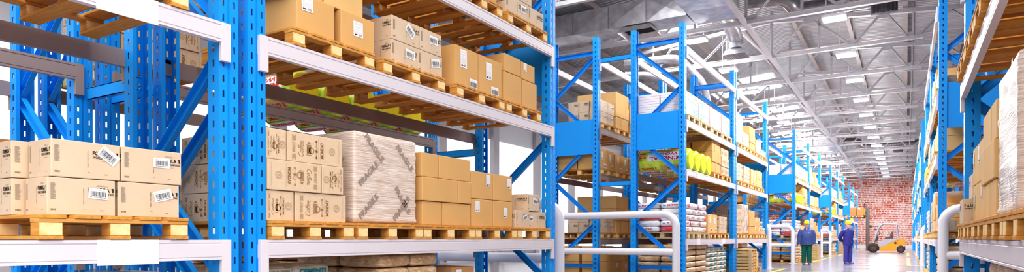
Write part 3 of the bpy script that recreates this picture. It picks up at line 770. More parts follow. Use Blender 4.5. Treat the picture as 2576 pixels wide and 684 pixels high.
def fill_A(U, full=True):
    """near half of a block"""
    U.c_boards(3)
    U.c_rolls(2, .20)
    U.c_cart3(2, 2, 2.33, .255, 't', 3, True); U.c_coffee(2, 3, 3.24, 3, False)
    for k in (0, 1): U.c_sacks(1, k, .17+.895*k, 'putty', 5, 2 if k == 0 else 1, h=.126, pale=1)
    U.c_tall(1, 2, 2.02, .45, 'l'); U.c_formula(1, 3, 3.02, 2, .21)
    for k in (0, 1): U.c_sacks(0, k, .17+.92*k, 'brown', 6, 2 if k == 0 else 1, 1, .125)
    for k in (2, 3): U.c_sacks(0, k, .14+.98*k, 'cement', 6, 1, 2, .108)
def fill_B(U, full=True, right=False):
    """far half of a block"""
    U.c_wrap(3, 0, .12, .86); U.c_formula(3, 1, 1.0, 2, .21); U.c_cart3(3, 2, 1.9, .24); U.c_formula(3, 3, 2.85, 2, .21); U.c_formula(3, 4, 3.72, 1, .21)
    U.c_formula(2, 0, .12, 2, .25, True); U.c_formula(2, 1, 1.1, 2, .25); U.c_tall(2, 2, 2.2, .5, 'l'); U.c_cart2(2, 3, 3.1, .27, 'l')
    U.c_coffee(1, 0, .12, 3, False); U.c_wrap(1, 1, 1.0, .86); U.c_cart3(1, 2, 1.88, .24); U.c_cart2(1, 3, 2.76, .26); U.c_formula(1, 4, 3.64, 1, .21)
    if right:
        for k in (3, 4): U.c_sacks(0, k, 2.74+.92*(k-3), 'brown', 6, 1, 1, .125)
        return
    z = LV[0] + .003
    U._h = .7; inst(crate(.9, .72, .72), U.at(.06, .54, z), f'slatted pale wooden crate on the floor, {U.where}', 'wooden crates under the racks', 0, U.side)
    U.c_sacks(0, 1, .95, 'brown', 6, 1, 1, .125)
    U.c_cart2(0, 2, 2.5, .24, 'l', 2, lab=False)

def W(b, h, side): return f'{"near" if h == 0 else "far"} bay, {BLK[b]} {side} block'
# ---- block one, the bay beside the camera (furthest left in the photo): one pallet of printed cartons
U0 = Unit(W(1,0,'left'), XR1, 1, -1.84, near=True)
u = lambda y: y + 1.84
z = U0.pallet(1, u(1.625), u(2.47), 0, w=-.045)
U0.formula(1, 0, 'bottom row', u(1.69), u(2.052), .02, z, z+.213, .26, [('bar', .73, .60, .105, .062, -4)])
U0.formula(1, 0, 'bottom row', u(2.064), u(2.446), .02, z, z+.213, .26, [('bar', .72, .66, .115, .068, 15)])
U0.formula(1, 0, 'top row', u(1.708), u(2.078), .02, z+.214, z+.427, .26, [('bar', .82, .66, .115, .068, -36)])
U0.formula(1, 0, 'top row', u(2.085), u(2.462), .02, z+.214, z+.427, .26, [('bar', .65, .62, .105, .062, 0)])
for q, w_ in enumerate((.30, .58)):
    rn = (' behind', ' rear')[q]
    U0.formula(1, 0, 'bottom row' + rn, u(1.63-.02*q), u(2.0), w_, z, z+.213, .26)
    U0.formula(1, 0, 'top row' + rn, u(1.63-.01*q), u(2.0), w_, z+.214, z+.427, .26)
    U0.formula(1, 0, 'bottom row' + rn, u(2.01), u(2.40), w_, z, z+.213, .26)
    U0.formula(1, 0, 'top row' + rn, u(2.01), u(2.40), w_, z+.214, z+.427, .26)
U0.carton(1, 0, 'bottom row', u(1.55), u(2.1), .86, z, z+.50, .26, 'b', desc='brown carton at back')
for k, y in enumerate((-.14, .74, 1.62)): U0.pallet(2, u(y), u(y+.86), k, w=-.045)
for k, y in enumerate((-.14, .74, 1.62)):
    U0.carton(2, k, 'bottom row', u(y+.02), u(y+.42), .03, LV[2]+.143, LV[2]+.56, .5, 't'); U0.carton(2, k, 'bottom row', u(y+.43), u(y+.84), .03, LV[2]+.143, LV[2]+.56, .5, 't')
U0.c_sacks(0, 0, u(1.75), 'cement', 6, 1, 2, .108, w0=.35)

# ---- block one, the large bay
U1 = Unit(W(1,1,'left'), XR1, 1, 2.943, near=True)
u = lambda y: y - 2.943
U1.c_coffee(1, 0, .13); U1.c_wrap(1, 1, 1.045, .802, 1.08, .03, .825)
U1.c_cart3(1, 2, 1.92, back=False); U1.c_cart2(1, 3, 2.795)
z = U1.pallet(1, 3.675, 4.50, 4)
U1.formula(1, 4, 'bottom row', u(6.66), u(6.985), .02, z, z+.212, .36, [('bar', .72, .60, .105, .064, 20)])
U1.formula(1, 4, 'bottom row', u(6.995), u(7.44), .03, z, z+.208, .36, [('bar', .14, .55, .08, .064, 0)])
U1.formula(1, 4, 'top row', u(6.95), u(7.255), .02, z+.213, z+.425, .36, [('bar', .62, .58, .12, .075, -8)])
for k, (a, b) in enumerate(((3.31,4.19),(4.30,5.20),(5.40,6.33),(6.37,7.21))): z = U1.pallet(2, u(a), u(b), k)
U1.carton(2, 0, 'bottom row', u(3.387), u(3.778), .02, z, z+.305, .50, 't', [('doc', .27, .78, .115, .13, 2)])
U1.carton(2, 0, 'bottom row', u(3.85), u(4.243), .02, z, z+.305, .34, 't', [('doc', .50, .60, .11, .13, 1)])
U1.carton(2, 0, 'second row', u(3.32), u(3.69), .06, z+.307, z+.62, .50, 't'); U1.carton(2, 0, 'second row', u(3.70), u(4.135), .05, z+.307, z+.66, .45, 'l')
for r_, (a, b, c, d) in enumerate(((4.457,4.829,4.834,5.222),(4.466,4.862,4.868,5.21))):
    zz = z + r_*.222
    U1.formula(2, 1, ROWN[r_], u(a), u(b), .02, zz, zz+.221, .27, [('bar', (.72,.66)[r_], .60, .13, .082, (-4,-36)[r_])])
    U1.formula(2, 1, ROWN[r_], u(c), u(d), .02, zz, zz+.221, .27, [('bar', (.72,.62)[r_], .62, .13, .082, (12,1)[r_])])
    U1.formula(2, 1, ROWN[r_] + ' behind', u(a-.02), u(b), .30, zz, zz+.221, .27)
for j, (a, b) in enumerate(((5.434,5.868),(5.876,6.35))):
    U1.carton(2, 2, 'bottom row', u(a), u(b), .02, z, z+.425, .5, 't', [('doc', .36+.06*j, .70-.06*j, .115, .19, 1), ('bar', .78-.1*j, .14, .15, .11, 0)])
U1.carton(2, 3, 'bottom row', u(6.39), u(6.80), .02, z, z+.355, .45, 't'); U1.carton(2, 3, 'bottom row', u(6.81), u(7.185), .02, z, z+.345, .45, 't')
U1.carton(2, 3, 'second row', u(6.40), u(6.785), .02, z+.357, z+.57, .50, 't'); U1.carton(2, 3, 'second row', u(6.80), u(7.13), .02, z+.347, z+.56, .45, 't', [('doc', .25, .72, .075, .10, 0)])
for k, (a, b) in enumerate(((3.75,4.62),(4.66,5.50),(5.54,6.28),(6.40,7.37))): z = U1.pallet(3, u(a), u(b), k)
U1.formula(3, 3, 'bottom row', u(6.42), u(6.958), .02, z, z+.24, .36, [('bar', .80, .62, .13, .09, 0)])
U1.formula(3, 3, 'bottom row', u(6.968), u(7.36), .02, z, z+.24, .36)
U1.formula(3, 3, 'second row', u(6.52), u(7.05), .02, z+.242, z+.48, .36, [('bar', .74, .5, .13, .09, 0)])
U1.carton(3, 2, 'bottom row', u(5.56), u(6.26), .03, z, z+.4, .5, 't')
U1.c_sacks(0, 0, u(3.10), 'cement', 6, 1, 2, .11, w0=.25)
for o in list(COL.objects):     # the printed tag on the front top sack under the near shelf
    if o.get('label', '').startswith('cream-teal sack, top row') and 'first pallet, floor level, far bay, first left' in o['label']:
        mb = MB(); mb.quad((.300,-.19,.030),(.300,.19,.030),(.300,.19,.088),(.300,-.19,.088)); mb.text('VERNF K 4464154G', (.3008,-.17,.046), Y_, Z_, w=.24, h=.026, mi=1)
        for i in range(12): mb.quad((.3008,.09+i*.0075,.042),(.3008,.09+i*.0075+.004,.042),(.3008,.09+i*.0075+.004,.076),(.3008,.09+i*.0075,.076), 1)
        obj('sack_tag', mb.mesh('sack_tag', [mat('tag_paper', '#D8CDB4', .6), GREYINK]), o); break
U1.c_sacks(0, 1, u(4.32), 'brown', 6, 2, 2, .122)
z = U1.pallet(0, u(5.30), u(6.2), 2); U1.carton(0, 2, 'bottom row', u(5.42), u(5.83), .05, z, z+.60, .5, 'b', [('doc', .3, .85, .09, .12, 0)]); U1.carton(0, 2, 'bottom row', u(5.90), u(6.19), .05, z, z+.52, .5, 'b')
# ---- row behind, seen through block one
V1 = Unit('back bay behind first block', XR2, 1, 2.943, near=False)
V1.c_coffee(1, 0, .13, 3, True); V1.c_coffee(2, 0, .13, 4, True); V1.c_rolls(2, 1.95, 5)
for k in (1, 2): V1.c_sacks(0, k, .15+.95*k, 'brown', 6, 1, 1, .125)
V0 = Unit('back bay behind leftmost bay', XR2, 1, -1.84)
for k, y in enumerate((1.3, 2.2)): V0.c_cart2(2, k, y+.1, .3, 'b', 2)
# ---- left blocks along the aisle
for b in (2, 3, 4):
    fill_A(Unit(W(b,0,'left'), XR1, 1, BY[b], near=(b == 2))); fill_B(Unit(W(b,1,'left'), XR1, 1, BY[b]+LU+GAP, near=False))
fill_A(Unit(W(5,0,'left'), XR1, 1, BY[5]))
# ---- back row of blocks two and three
for b in (2, 3):
    V = Unit(f'back row, {BLK[b]} block', XR2, 1, BY[b])
    V.c_formula(3, 0, .15, 2, .27, True, True); V.c_cart3(3, 1, 1.1, .30, 'l', 3, True); V.c_cart3(3, 2, 2.0, .25)
    V.c_tall(2, 0, .15, .46, 't', True); V.c_tall(2, 1, 1.1, .42, 't'); V.c_formula(2, 2, 2.0, 2)
    V.c_formula(1, 0, .15, 2, .24, True, True); V.c_cart3(1, 1, 1.1, .30, 'l', 3, True); V.c_cart2(1, 2, 2.0, .3)
    V.c_cart2(0, 0, .15, .36, 't', 2, True, False); V.c_cart2(0, 1, 1.1, .34, 't', 2, False)
    if b == 2:
        V = Unit('back row far bay, second block', XR2, 1, BY[b]+LU+GAP)
        V.c_cart2(2, 0, .15, .3, 't'); V.c_cart3(2, 1, 1.1, .25); V.c_rolls(2, 2.4, 3); V.c_cart3(1, 0, .15, .25); V.c_wrap(1, 1, 1.1)
# ---- right-hand racks: the near one, then blocks in the opposite order
U2 = Unit(W(1,1,'right'), XRR, -1, 2.943, near=True, w_in=-.02)
S_ = .14
z = U2.pallet(1, .29, 1.155, 0)
for r_ in range(3):
    for a, b in (((.17,.43),(.44,.80)), ((.17,.52),(.53,.79)), ((.17,.42),(.43,.80)))[r_]: U2.coffee(1, 0, ROWN[r_], a, b, .03, z+.232*r_, z+.232*r_+.231, r_ % 2, .5)
z = 0; U2.c_wrap(1, 1, 1.165, .84, 1.06, .03, .83); U2.c_cart3(1, 2, 1.90+S_, .25, 'l'); U2.c_cart2(1, 3, 2.77+S_, .31, 'l'); 
z = U2.pallet(1, 3.64+S_, 4.49, 4)
U2.formula(1, 4, 'bottom row', 3.84, 4.26, -.035, z, z+.215, .30); U2.formula(1, 4, 'top row', 3.80, 4.20, .03, z+.217, z+.43, .30)
for k in range(5): U2.pallet(2, .13+.875*k, .13+.875*k+.85, k, w=-.05)
U2.carton(2, 2, 'bottom row', 1.9, 2.3, .02, LV[2]+.143, LV[2]+.5, .5, 'l')
U2.c_sacks(0, 1, .9, 'brown', 6, 1, 2, .122); U2.c_sacks(0, 2, 1.8, 'brown', 6, 1, 2, .122)
for b in (2, 3, 4):
    fill_B(Unit(W(b,0,'right'), XRR, -1, BY[b], rev=True), right=True); fill_A(Unit(W(b,1,'right'), XRR, -1, BY[b]+LU+GAP, rev=True))
# ------------------------------------------------------------------ the hall
XL, XRT, YE, YS = -16.5, 4.3, 74.0, 4.0
def floor_mat():
    m = bpy.data.materials.new('polished_concrete'); m.use_nodes = True
    N = m.node_tree.nodes; L = m.node_tree.links; b = N['Principled BSDF']
    tc = N.new('ShaderNodeTexCoord'); n = N.new('ShaderNodeTexNoise'); n.inputs['Scale'].default_value = .7; n.inputs['Detail'].default_value = 6
    L.new(tc.outputs['Object'], n.inputs['Vector'])
    r = N.new('ShaderNodeValToRGB'); e = r.color_ramp.elements
    e[0].position = .3; e[0].color = rgb(124, 119, 124); e[1].position = .7; e[1].color = rgb(150, 145, 150)
    L.new(n.outputs['Fac'], r.inputs['Fac']); L.new(r.outputs['Color'], b.inputs['Base Color'])
    r2 = N.new('ShaderNodeMapRange'); r2.inputs['To Min'].default_value = .12; r2.inputs['To Max'].default_value = .24
    L.new(n.outputs['Fac'], r2.inputs['Value']); L.new(r2.outputs['Result'], b.inputs['Roughness'])
    b.inputs['Specular IOR Level'].default_value = .6
    return m
mb = MB(); mb.box(XL-.2, XRT+.2, -12, YE+.2, -.12, 0); struct('floor', mb, floor_mat())
YEL = mat('floor_paint_yellow', '#EBC420', .4, var=.1, scale=8)
def mark(x0, x1, y0, y1):
    mb = MB(); mb.box(x0, x1, y0, y1, .0005, .0025); struct('trim_1', mb, YEL)
for b in (2, 3, 4, 5):
    y0, y1 = BY[b]-.9, BY[b]+2*LU+GAP+.75
    if b > 1: mark(-3.62, -3.50, y0 if b > 2 else BY[2]+5, min(y1, 72)); mark(-7.5, -3.621, y0, y0+.10); mark(-7.5, -3.621, y1-.1, y1)
    if b < 5: mark(.02, .15, y0, y1); mark(.151, 1.8, y0, y0+.10); mark(.151, 1.8, y1-.1, y1)
y1 = BY[1]+2*LU+GAP+.75

def brick_mat():
    m = bpy.data.materials.new('old_brick'); m.use_nodes = True
    N = m.node_tree.nodes; L = m.node_tree.links; b = N['Principled BSDF']
    tc = N.new('ShaderNodeTexCoord'); mp = N.new('ShaderNodeMapping'); mp.inputs['Rotation'].default_value = (R(90), 0, 0)
    L.new(tc.outputs['Object'], mp.inputs['Vector'])
    nd = N.new('ShaderNodeTexNoise'); nd.inputs['Scale'].default_value = 2.5; nd.inputs['Detail'].default_value = 3
    L.new(mp.outputs['Vector'], nd.inputs['Vector'])
    mx = N.new('ShaderNodeMix'); mx.data_type = 'VECTOR'; mx.inputs['Factor'].default_value = .05
    L.new(mp.outputs['Vector'], mx.inputs['A']); L.new(nd.outputs['Color'], mx.inputs['B'])
    bk = N.new('ShaderNodeTexBrick'); bk.inputs['Scale'].default_value = 1.0; bk.inputs['Brick Width'].default_value = .46; bk.inputs['Row Height'].default_value = .172
    bk.inputs['Mortar Size'].default_value = .022; bk.inputs['Mortar Smooth'].default_value = .3; bk.offset = .5; bk.squash = .55; bk.squash_frequency = 3
    bk.inputs['Color1'].default_value = lin('#C04E36'); bk.inputs['Color2'].default_value = lin('#DB9B84'); bk.inputs['Mortar'].default_value = lin('#F3ECEA'); bk.inputs['Bias'].default_value = -.1
    L.new(mx.outputs['Result'], bk.inputs['Vector'])
    n = N.new('ShaderNodeTexNoise'); n.inputs['Scale'].default_value = 1.6; n.inputs['Detail'].default_value = 8; n.inputs['Roughness'].default_value = .7
    L.new(mp.outputs['Vector'], n.inputs['Vector'])
    r = N.new('ShaderNodeValToRGB'); r.color_ramp.elements[0].position = .50; r.color_ramp.elements[1].position = .66
    L.new(n.outputs['Fac'], r.inputs['Fac'])
    m2 = N.new('ShaderNodeMix'); m2.data_type = 'RGBA'; m2.inputs['B'].default_value = lin('#EADCD8')
    ml = N.new('ShaderNodeMath'); ml.operation = 'MULTIPLY'; ml.inputs[1].default_value = .75; L.new(r.outputs['Color'], ml.inputs[0])
    L.new(ml.outputs[0], m2.inputs['Factor']); L.new(bk.outputs['Color'], m2.inputs['A']); L.new(m2.outputs['Result'], b.inputs['Base Color'])
    bp = N.new('ShaderNodeBump'); bp.inputs['Strength'].default_value = .5; bp.inputs['Distance'].default_value = .03; bp.invert = True
    L.new(bk.outputs['Fac'], bp.inputs['Height']); L.new(bp.outputs['Normal'], b.inputs['Normal'])
    b.inputs['Roughness'].default_value = .85
    return m
def wall_box(name, x0, x1, y0, y1, z0, z1, m):
    mb = MB(); mb.box(x0, x1, y0, y1, z0, z1); return struct(name, mb, m)
ZR = lambda x: 8.36 - .09*abs(x+3.75)          # underside of the roof sheet
wall_box('wall_end', XL, XRT, YE, YE+.2, 0, 8.9, brick_mat())
wall_box('baseboard_end', XL+.1, XRT-.1, YE-.05, YE, 0, .35, mat('plinth_white', '#E6E2E4', .6))
CLAD = mat('wall_cladding', '#E9E8EA', .5, var=.03, scale=.8)
wall_box('wall_left', XL-.2, XL, YS, YE, 0, 7.2, CLAD)
wall_box('wall_right', XRT, XRT+.2, YS, YE, 0, 8.0, mat('wall_grey', '#77747A', .6, var=.05, scale=.6))
STEEL = mat('galvanised_steel', '#C2C0C4', .4, .15, var=.10, scale=14, spec=.5)
STEELL = mat('painted_steel', '#C0BBBE', .5, .1, var=.05, scale=4)
TAUPE = mat('purlin_paint', '#A89C99', .55, var=.05, scale=3)
DUCT = mat('duct_sheet', '#B8B7BC', .32, .6, var=.22, scale=5, color2='#D8D7DC')
DUCTD = mat('duct_dark', '#7E7C82', .3, .7, var=.2, scale=8)
GLOW = mat('lamp_diffuser', '#FFFFFF', .5, emit=9)
SKY = mat('skylight_panel', '#FFFFFF', .5, emit=9.0)
WINM = mat('window_panel', '#EFEFF2', .4, emit=.72)
# windows and mullions along the left wall
wn = 0
for k, y in enumerate(range(5, 73, 4)):
    for z0, z1 in ((.5, 2.15), (2.35, 5.6)):
        wn += 1; wall_box(f'window_{wn}', XL+.001, XL+.04, y+.26, y+3.74, z0, z1, WINM)
    wall_box('trim_2', XL+.0, XL+.22, y-.24, y+.24, 0, 7.1, STEELL)
    mb = MB(); mb.bar((XL+.25, y+.1, .1), (XL+.25, y+1.6, 2.2), .10, .10); struct('trim_2', mb, STEELL)
for z in (2.25, .4): wall_box('trim_2', XL+.041, XL+.12, YS, YE, z-.08, z+.08, STEELL)
# corrugated roof, two slopes
def roof():
    mat_r = mat('roof_sheet', '#B4B1B5', .45, .1, var=.05, scale=.7)
    for nm, xa, xb in (('ceiling', XL-.2, -3.75), ('ceiling', -3.75, XRT+.2)):
        mb = MB(); p = .16; n = int((YE-YS)/p); prof = []
        for i in range(n):
            y = YS + i*p; prof += [(y, 0), (y+.055, 0), (y+.08, .05), (y+.135, .05)]
        prof.append((YS+n*p, 0)); vs = []
        for y, h in prof: vs += [(xa, y, ZR(xa)+h), (xb, y, ZR(xb)+h)]
        mb.add(vs, [(2*i, 2*i+1, 2*i+3, 2*i+2) for i in range(len(prof)-1)])
        struct(nm, mb, mat_r)
roof()
# skylights let into the left slope
for i, (y0, y1) in enumerate(((10.5, 13.5), (18.4, 21.6), (29.6, 32.6), (37.5, 40.5), (45.5, 48.5), (53, 56), (61, 64))):
    for xa, xb in ((-7.7, -5.1),):
        mb = MB(); mb.add([(xa,y0,ZR(xa)-.015),(xb,y0,ZR(xb)-.015),(xb,y1,ZR(xb)-.015),(xa,y1,ZR(xa)-.015)], [(0,1,2,3)]); struct(f'window_{60+i}', mb, SKY)
# purlins
for k, x in enumerate((2.9, 1.53, -.05, -1.62, -3.19, -4.76, -6.33, -7.9, -9.5, -11.1, -12.7, -14.3)):
    z = ZR(x)
    mb = MB(); mb.box(x-.035, x+.035, YS, YE-.01, z-.20, z-.012); mb.box(x-.06, x+.06, YS, YE-.01, z-.215, z-.2); o = obj('roof_purlin', mb.mesh('roof_purlin', TAUPE)); o['kind'] = 'structure'
# ridge tie running the length of the hall at bottom chord level
mb = MB(); mb.box(-3.83, -3.71, 10, YE-.01, 6.84, 6.93); mb.box(-3.80, -3.74, 10, YE-.01, 6.931, 6.99); o = obj('roof_tie_beam', mb.mesh('roof_tie_beam', STEELL)); o['kind'] = 'structure'
# trusses
def truss_meshes():
    P = {}
    zt = lambda x: ZR(x)-.32
    mb = MB(); mb.box(XL+.05, .40, -.06, .06, 6.845, 6.86); mb.box(XL+.05, .40, -.055, -.045, 6.86, 6.95); mb.box(XL+.05, .40, .045, .055, 6.86, 6.95); P['bottom_chord'] = mb.mesh('bottom_chord', STEEL)
    mb = MB()
    for a, b in ((XL+.05, -3.75), (-3.75, XRT-.02)): mb.bar((a,0,zt(a)), (b,0,zt(b)), .11, .12)
    P['top_chord'] = mb.mesh('top_chord', STEEL)
    web = []
    for x in (-3.75, .16, -7.7, -9.75, -11.65, -13.5): web.append(('vertical_strut', (x,0,6.95), (x,0,ZR(x)-.02)))
    for x in (-2.35, -5.15): web.append(('vertical_strut', (x,0,6.95), (x,0,zt(x))))
    for a, b in (((-3.62,6.93),(-2.7,0)), ((-1.45,6.93),(-2.6,0)), ((-1.40,6.93),(-.65,0)), ((.02,6.93),(-.55,0)), ((.30,6.93),(.95,0)), ((.98,0),(1.7,6.98)), ((1.75,6.98),(2.6,0)),
                 ((-3.88,6.93),(-4.8,0)), ((-6.05,6.93),(-4.9,0)), ((-6.1,6.93),(-6.9,0)), ((-7.55,6.93),(-7.0,0)), ((-7.85,6.93),(-8.6,0)), ((-9.7,6.90),(-8.7,0)), ((-9.8,6.90),(-10.6,0)), ((-11.6,6.90),(-10.7,0)), ((-11.7,6.90),(-12.4,0)), ((-13.4,6.90),(-12.5,0))):
        q = [(p[0], 0, p[1] or zt(p[0])) for p in (a, b)]; web.append(('diagonal_strut', q[0], q[1]))
    W_ = []
    for nm, p, q in web:
        mb = MB(); p = Vector(p); q = Vector(q)
        mb.bar(p, q, .012, .085, up=(0,1,0)); d = (q-p).normalized()
        sd = d.cross(Vector((0,1,0))).normalized(); mb.bar(p+sd*.0, q+sd*.0, .075, .010, up=(0,1,0))
        W_.append((nm, mb.mesh(nm, STEEL)))
    for x in (-3.62, -1.42, .16, -6.08, -7.7): mb = MB(); mb.box(x-.16, x+.16, -.007, .007, 6.93, 7.07); W_.append(('gusset_plate', mb.mesh('gusset_plate', STEELL)))
    for x in (-2.65, -.6, .96, -4.85, -6.95): mb = MB(); mb.box(x-.15, x+.15, -.007, .007, zt(x)-.16, zt(x)-.05); W_.append(('gusset_plate', mb.mesh('gusset_plate', STEELL)))
    return P, W_
TP, TW = truss_meshes()
NT = ['first','second','third','fourth','fifth','sixth','seventh','eighth','ninth','tenth','eleventh','twelfth','thirteenth','fourteenth','fifteenth','sixteenth','seventeenth']
YT = [14.35 + 3.83*k for k in range(16)]
for k, y in enumerate(YT):
    t = obj('roof_truss', None, None, (0, y, 0)); tag(t, f'grey steel roof truss across the hall, {NT[k]} counted toward the brick wall', 'roof truss', 'steel roof trusses')
    for nm, me in TP.items(): obj(nm, me, t)
    for nm, me in TW: obj(nm, me, t)
# conduits between the trusses
for k, y in enumerate(YT[:-1]):
    mb = MB(); mb.tube([(XL+.1, y+.35, 7.085), (-3.9, y+.35, 7.085), (3.5, y+.35, 7.085)], .022, 8); o = obj('hanging_pipe', mb.mesh('hanging_pipe', mat('pipe_pink', '#D6C6C6', .4)))
    tag(o, f'thin pale pipe across the hall under the roof, behind the {NT[k]} truss', 'pipe', 'thin pipes under the roof')
# lamps
lb = MB(); lb.bbox(-.29,.29,-.20,.20,.035,.11,.01,0,1); LH = lb.mesh('lamp_housing', STEELL)
lb = MB(); lb.box(-.27,.27,-.18,.18,0,.034); LD = lb.mesh('lamp_diffuser', GLOW)
lb = MB()
for x in (-.2,.2): lb.tube([(x,0,.11),(x,0,1.42)], .012, 6)
LRD = lb.mesh('hanger_rod', WHITE)
for k in range(14):
    for x, nm in ((-1.62, 'aisle'), (-5.2, 'rack')):
        y = 18.35 + 3.83*k + (0 if k % 2 == 0 else .05)
        o = obj('ceiling_lamp', None, None, (x, y+.22, 6.72)); tag(o, f'white glowing ceiling lamp on rods, {NT[k]} in the row above the {nm}{"s" if nm == "rack" else ""}', 'lamp', 'ceiling lamps')
        obj('lamp_diffuser', LD, o); obj('lamp_housing', LH, o); obj('hanger_rod', LRD, o)
# ducts
def boxduct(name, x0, x1, y0, y1, z0, z1, label, m=None, along='x', step=1.15, extra=None):
    mb = MB(); n = max(1, round(((x1-x0) if along == 'x' else (y1-y0))/step)); seam = MB()
    cb = lambda a0,a1,b0,b1: None
    for i in range(n):
        if along == 'x': a, b = x0+(x1-x0)*i/n, x0+(x1-x0)*(i+1)/n; ys = (y0,y1)
        else: a, b = y0+(y1-y0)*i/n, y0+(y1-y0)*(i+1)/n
        def P(u, v, w): return (u, v, w) if along == 'x' else (v, u, w)
        lo, hi = (y0, y1) if along == 'x' else (x0, x1)
        m_ = (a+b)/2
        for v, s_ in ((lo,-1),(hi,1)):   # side panels stamped with a shallow cross
            mb.add([P(a,v,z0),P(b,v,z0),P(b,v,z1),P(a,v,z1),P(m_,v+s_*.03,(z0+z1)/2)], [(0,1,4),(1,2,4),(2,3,4),(3,0,4)])
        for w, s_ in ((z0,-1),(z1,1)):
            mb.add([P(a,lo,w),P(b,lo,w),P(b,hi,w),P(a,hi,w),P(m_,(lo+hi)/2,w+s_*.03)], [(0,1,4),(1,2,4),(2,3,4),(3,0,4)])
        for v in (lo-.004, hi-.004): seam.box(*( (a-.006,a+.006,v,v+.008) if along == 'x' else (v,v+.008,a-.006,a+.006)), z0-.004, z1+.004)
    mb.box(x0, x0+.002, y0, y1, z0, z1); mb.box(x1-.002, x1, y0, y1, z0, z1)
    if along == 'y': mb.box(x0,x1,y0,y0+.002,z0,z1); mb.box(x0,x1,y1-.002,y1,z0,z1)
    o = obj(name, mb.mesh(name, m or DUCT)); tag(o, label, 'duct'); obj('duct_seam', seam.mesh('duct_seam', DUCTD), o)
    return o
def spiral(name, pts, r, label, m=None, extra=()):
    """round duct with ribs; corners eased"""
    P = [Vector(p) for p in pts]; path = [P[0]]
    for i in range(1, len(P)-1):
        a, b, c = P[i-1], P[i], P[i+1]; e = min(.45, (b-a).length*.45, (c-b).length*.45)
        s_, t = b + (a-b).normalized()*e, b + (c-b).normalized()*e
        for k in range(7): q = k/6; path.append(s_*(1-q)**2 + b*2*q*(1-q) + t*q*q)
    path.append(P[-1]); fine = []; rad = []
    for a, b in zip(path, path[1:]):
        n = max(1, int((b-a).length/.05))
        for k in range(n): fine.append(a+(b-a)*k/n)
    fine.append(path[-1])
    rad = [r*(1+(.035 if k % 3 == 0 else 0)) for k in range(len(fine))]
    mb = MB(); mb.tube(fine, rad, 20); o = obj(name, mb.mesh(name, m or DUCT)); tag(o, label, 'duct'); return o
def hvac(dy, where, wide=True):
    boxduct('air_duct', -10.6, -5.03, 16.95+dy, 17.85+dy, 6.98, 7.62, f'long rectangular galvanised air duct across the racks, {where}')
    boxduct('hanging_plenum', -4.99, -3.88, 15.6+dy, 17.95+dy, 6.98, 7.75, f'large boxy sheet-metal duct chamber beside the tie beam, {where}', None, 'y')
    hd = MB()
    hd.add([(-6.85,16.96+dy,6.942),(-6.05,16.96+dy,6.942),(-6.05,17.6+dy,6.942),(-6.85,17.6+dy,6.942),(-6.95,16.86+dy,6.78),(-5.95,16.86+dy,6.78),(-5.95,17.7+dy,6.78),(-6.95,17.7+dy,6.78)], [(0,1,5,4),(1,2,6,5),(2,3,7,6),(3,0,4,7),(0,1,2,3)])
    o = obj('vent_hood', hd.mesh('vent_hood', DUCT)); tag(o, f'flared metal vent hood under the long duct, {where}', 'vent')
    h2 = MB(); h2.box(-6.86,-6.04,16.95+dy,17.61+dy,6.90,6.91); obj('vent_opening', h2.mesh('vent_opening', mat('opening_shade', '#2A2529', .8)), o)  # dark plate, the shade inside the hood painted as colour
    spiral('hanging_duct', [(-4.45,17.96+dy,7.35),(-4.45,19.1+dy,7.38),(-4.45,20.15+dy,7.1),(-4.45,20.15+dy,6.80)], .21, f'round metal duct bending down to a diffuser, {where}')
    df = MB(); z = 6.57
    df.add([(-4.78,19.85+dy,z),(-4.12,19.85+dy,z),(-4.12,20.5+dy,z),(-4.78,20.5+dy,z),(-4.72,19.91+dy,z+.14),(-4.18,19.91+dy,z+.14),(-4.18,20.44+dy,z+.14),(-4.72,20.44+dy,z+.14),(-4.6,20.02+dy,z+.22),(-4.3,20.02+dy,z+.22),(-4.3,20.3+dy,z+.22),(-4.6,20.3+dy,z+.22)],
           [(0,1,5,4),(1,2,6,5),(2,3,7,6),(3,0,4,7),(4,5,9,8),(5,6,10,9),(6,7,11,10),(7,4,8,11),(8,9,10,11)])
    o = obj('hanging_diffuser', df.mesh('hanging_diffuser', DUCT)); tag(o, f'flat square metal air diffuser at the duct end, {where}', 'vent')
    g = MB(); n = 12
    for i in range(n): x = -4.77+.64*i/n; g.box(x, x+.012, 19.86+dy, 20.49+dy, z-.012, z-.001)
    g.box(-4.78,-4.12,19.85+dy,20.5+dy,z-.001,z); obj('grille', g.mesh('grille', mat('grille_grey', '#8E878B', .5)), o)
    spiral('hanging_duct', [(-3.85,18.85+dy,7.72),(-2.85,18.95+dy,7.68),(-2.6,19.3+dy,7.34),(3.4,19.3+dy,7.34)], .22, f'ribbed dark round duct with elbow over the aisle, {where}', DUCTD)
    o = boxduct('louvre_vent', -.80, -.20, 18.72+dy, 18.80+dy, 6.74, 6.99, f'dark louvred air vent box hanging over the aisle, {where}', DUCTD)
    g = MB()
    for i in range(20): x = -.775+.56*i/20; g.box(x, x+.014, 18.680+dy, 18.705+dy, 6.765, 6.965)
    obj('grille', g.mesh('grille', mat('grille_dark', '#2C2A2E', .6)), o)
    if wide:
        spiral('hanging_duct', [(-8.2,20.6+dy,6.95),(-6.35,20.6+dy,6.9),(-6.2,22.9+dy,6.55),(-6.2,23.5+dy,6.0)], .14, f'thin round spiral duct above the racks, {where}')
        spiral('hanging_duct', [(-8.0,20.1+dy,6.45),(-7.0,20.3+dy,6.35),(-6.35,20.9+dy,5.95)], .11, f'short slim spiral duct bending above the racks, {where}')
hvac(0, 'at the near end'); hvac(30.64, 'deep in the hall', False)
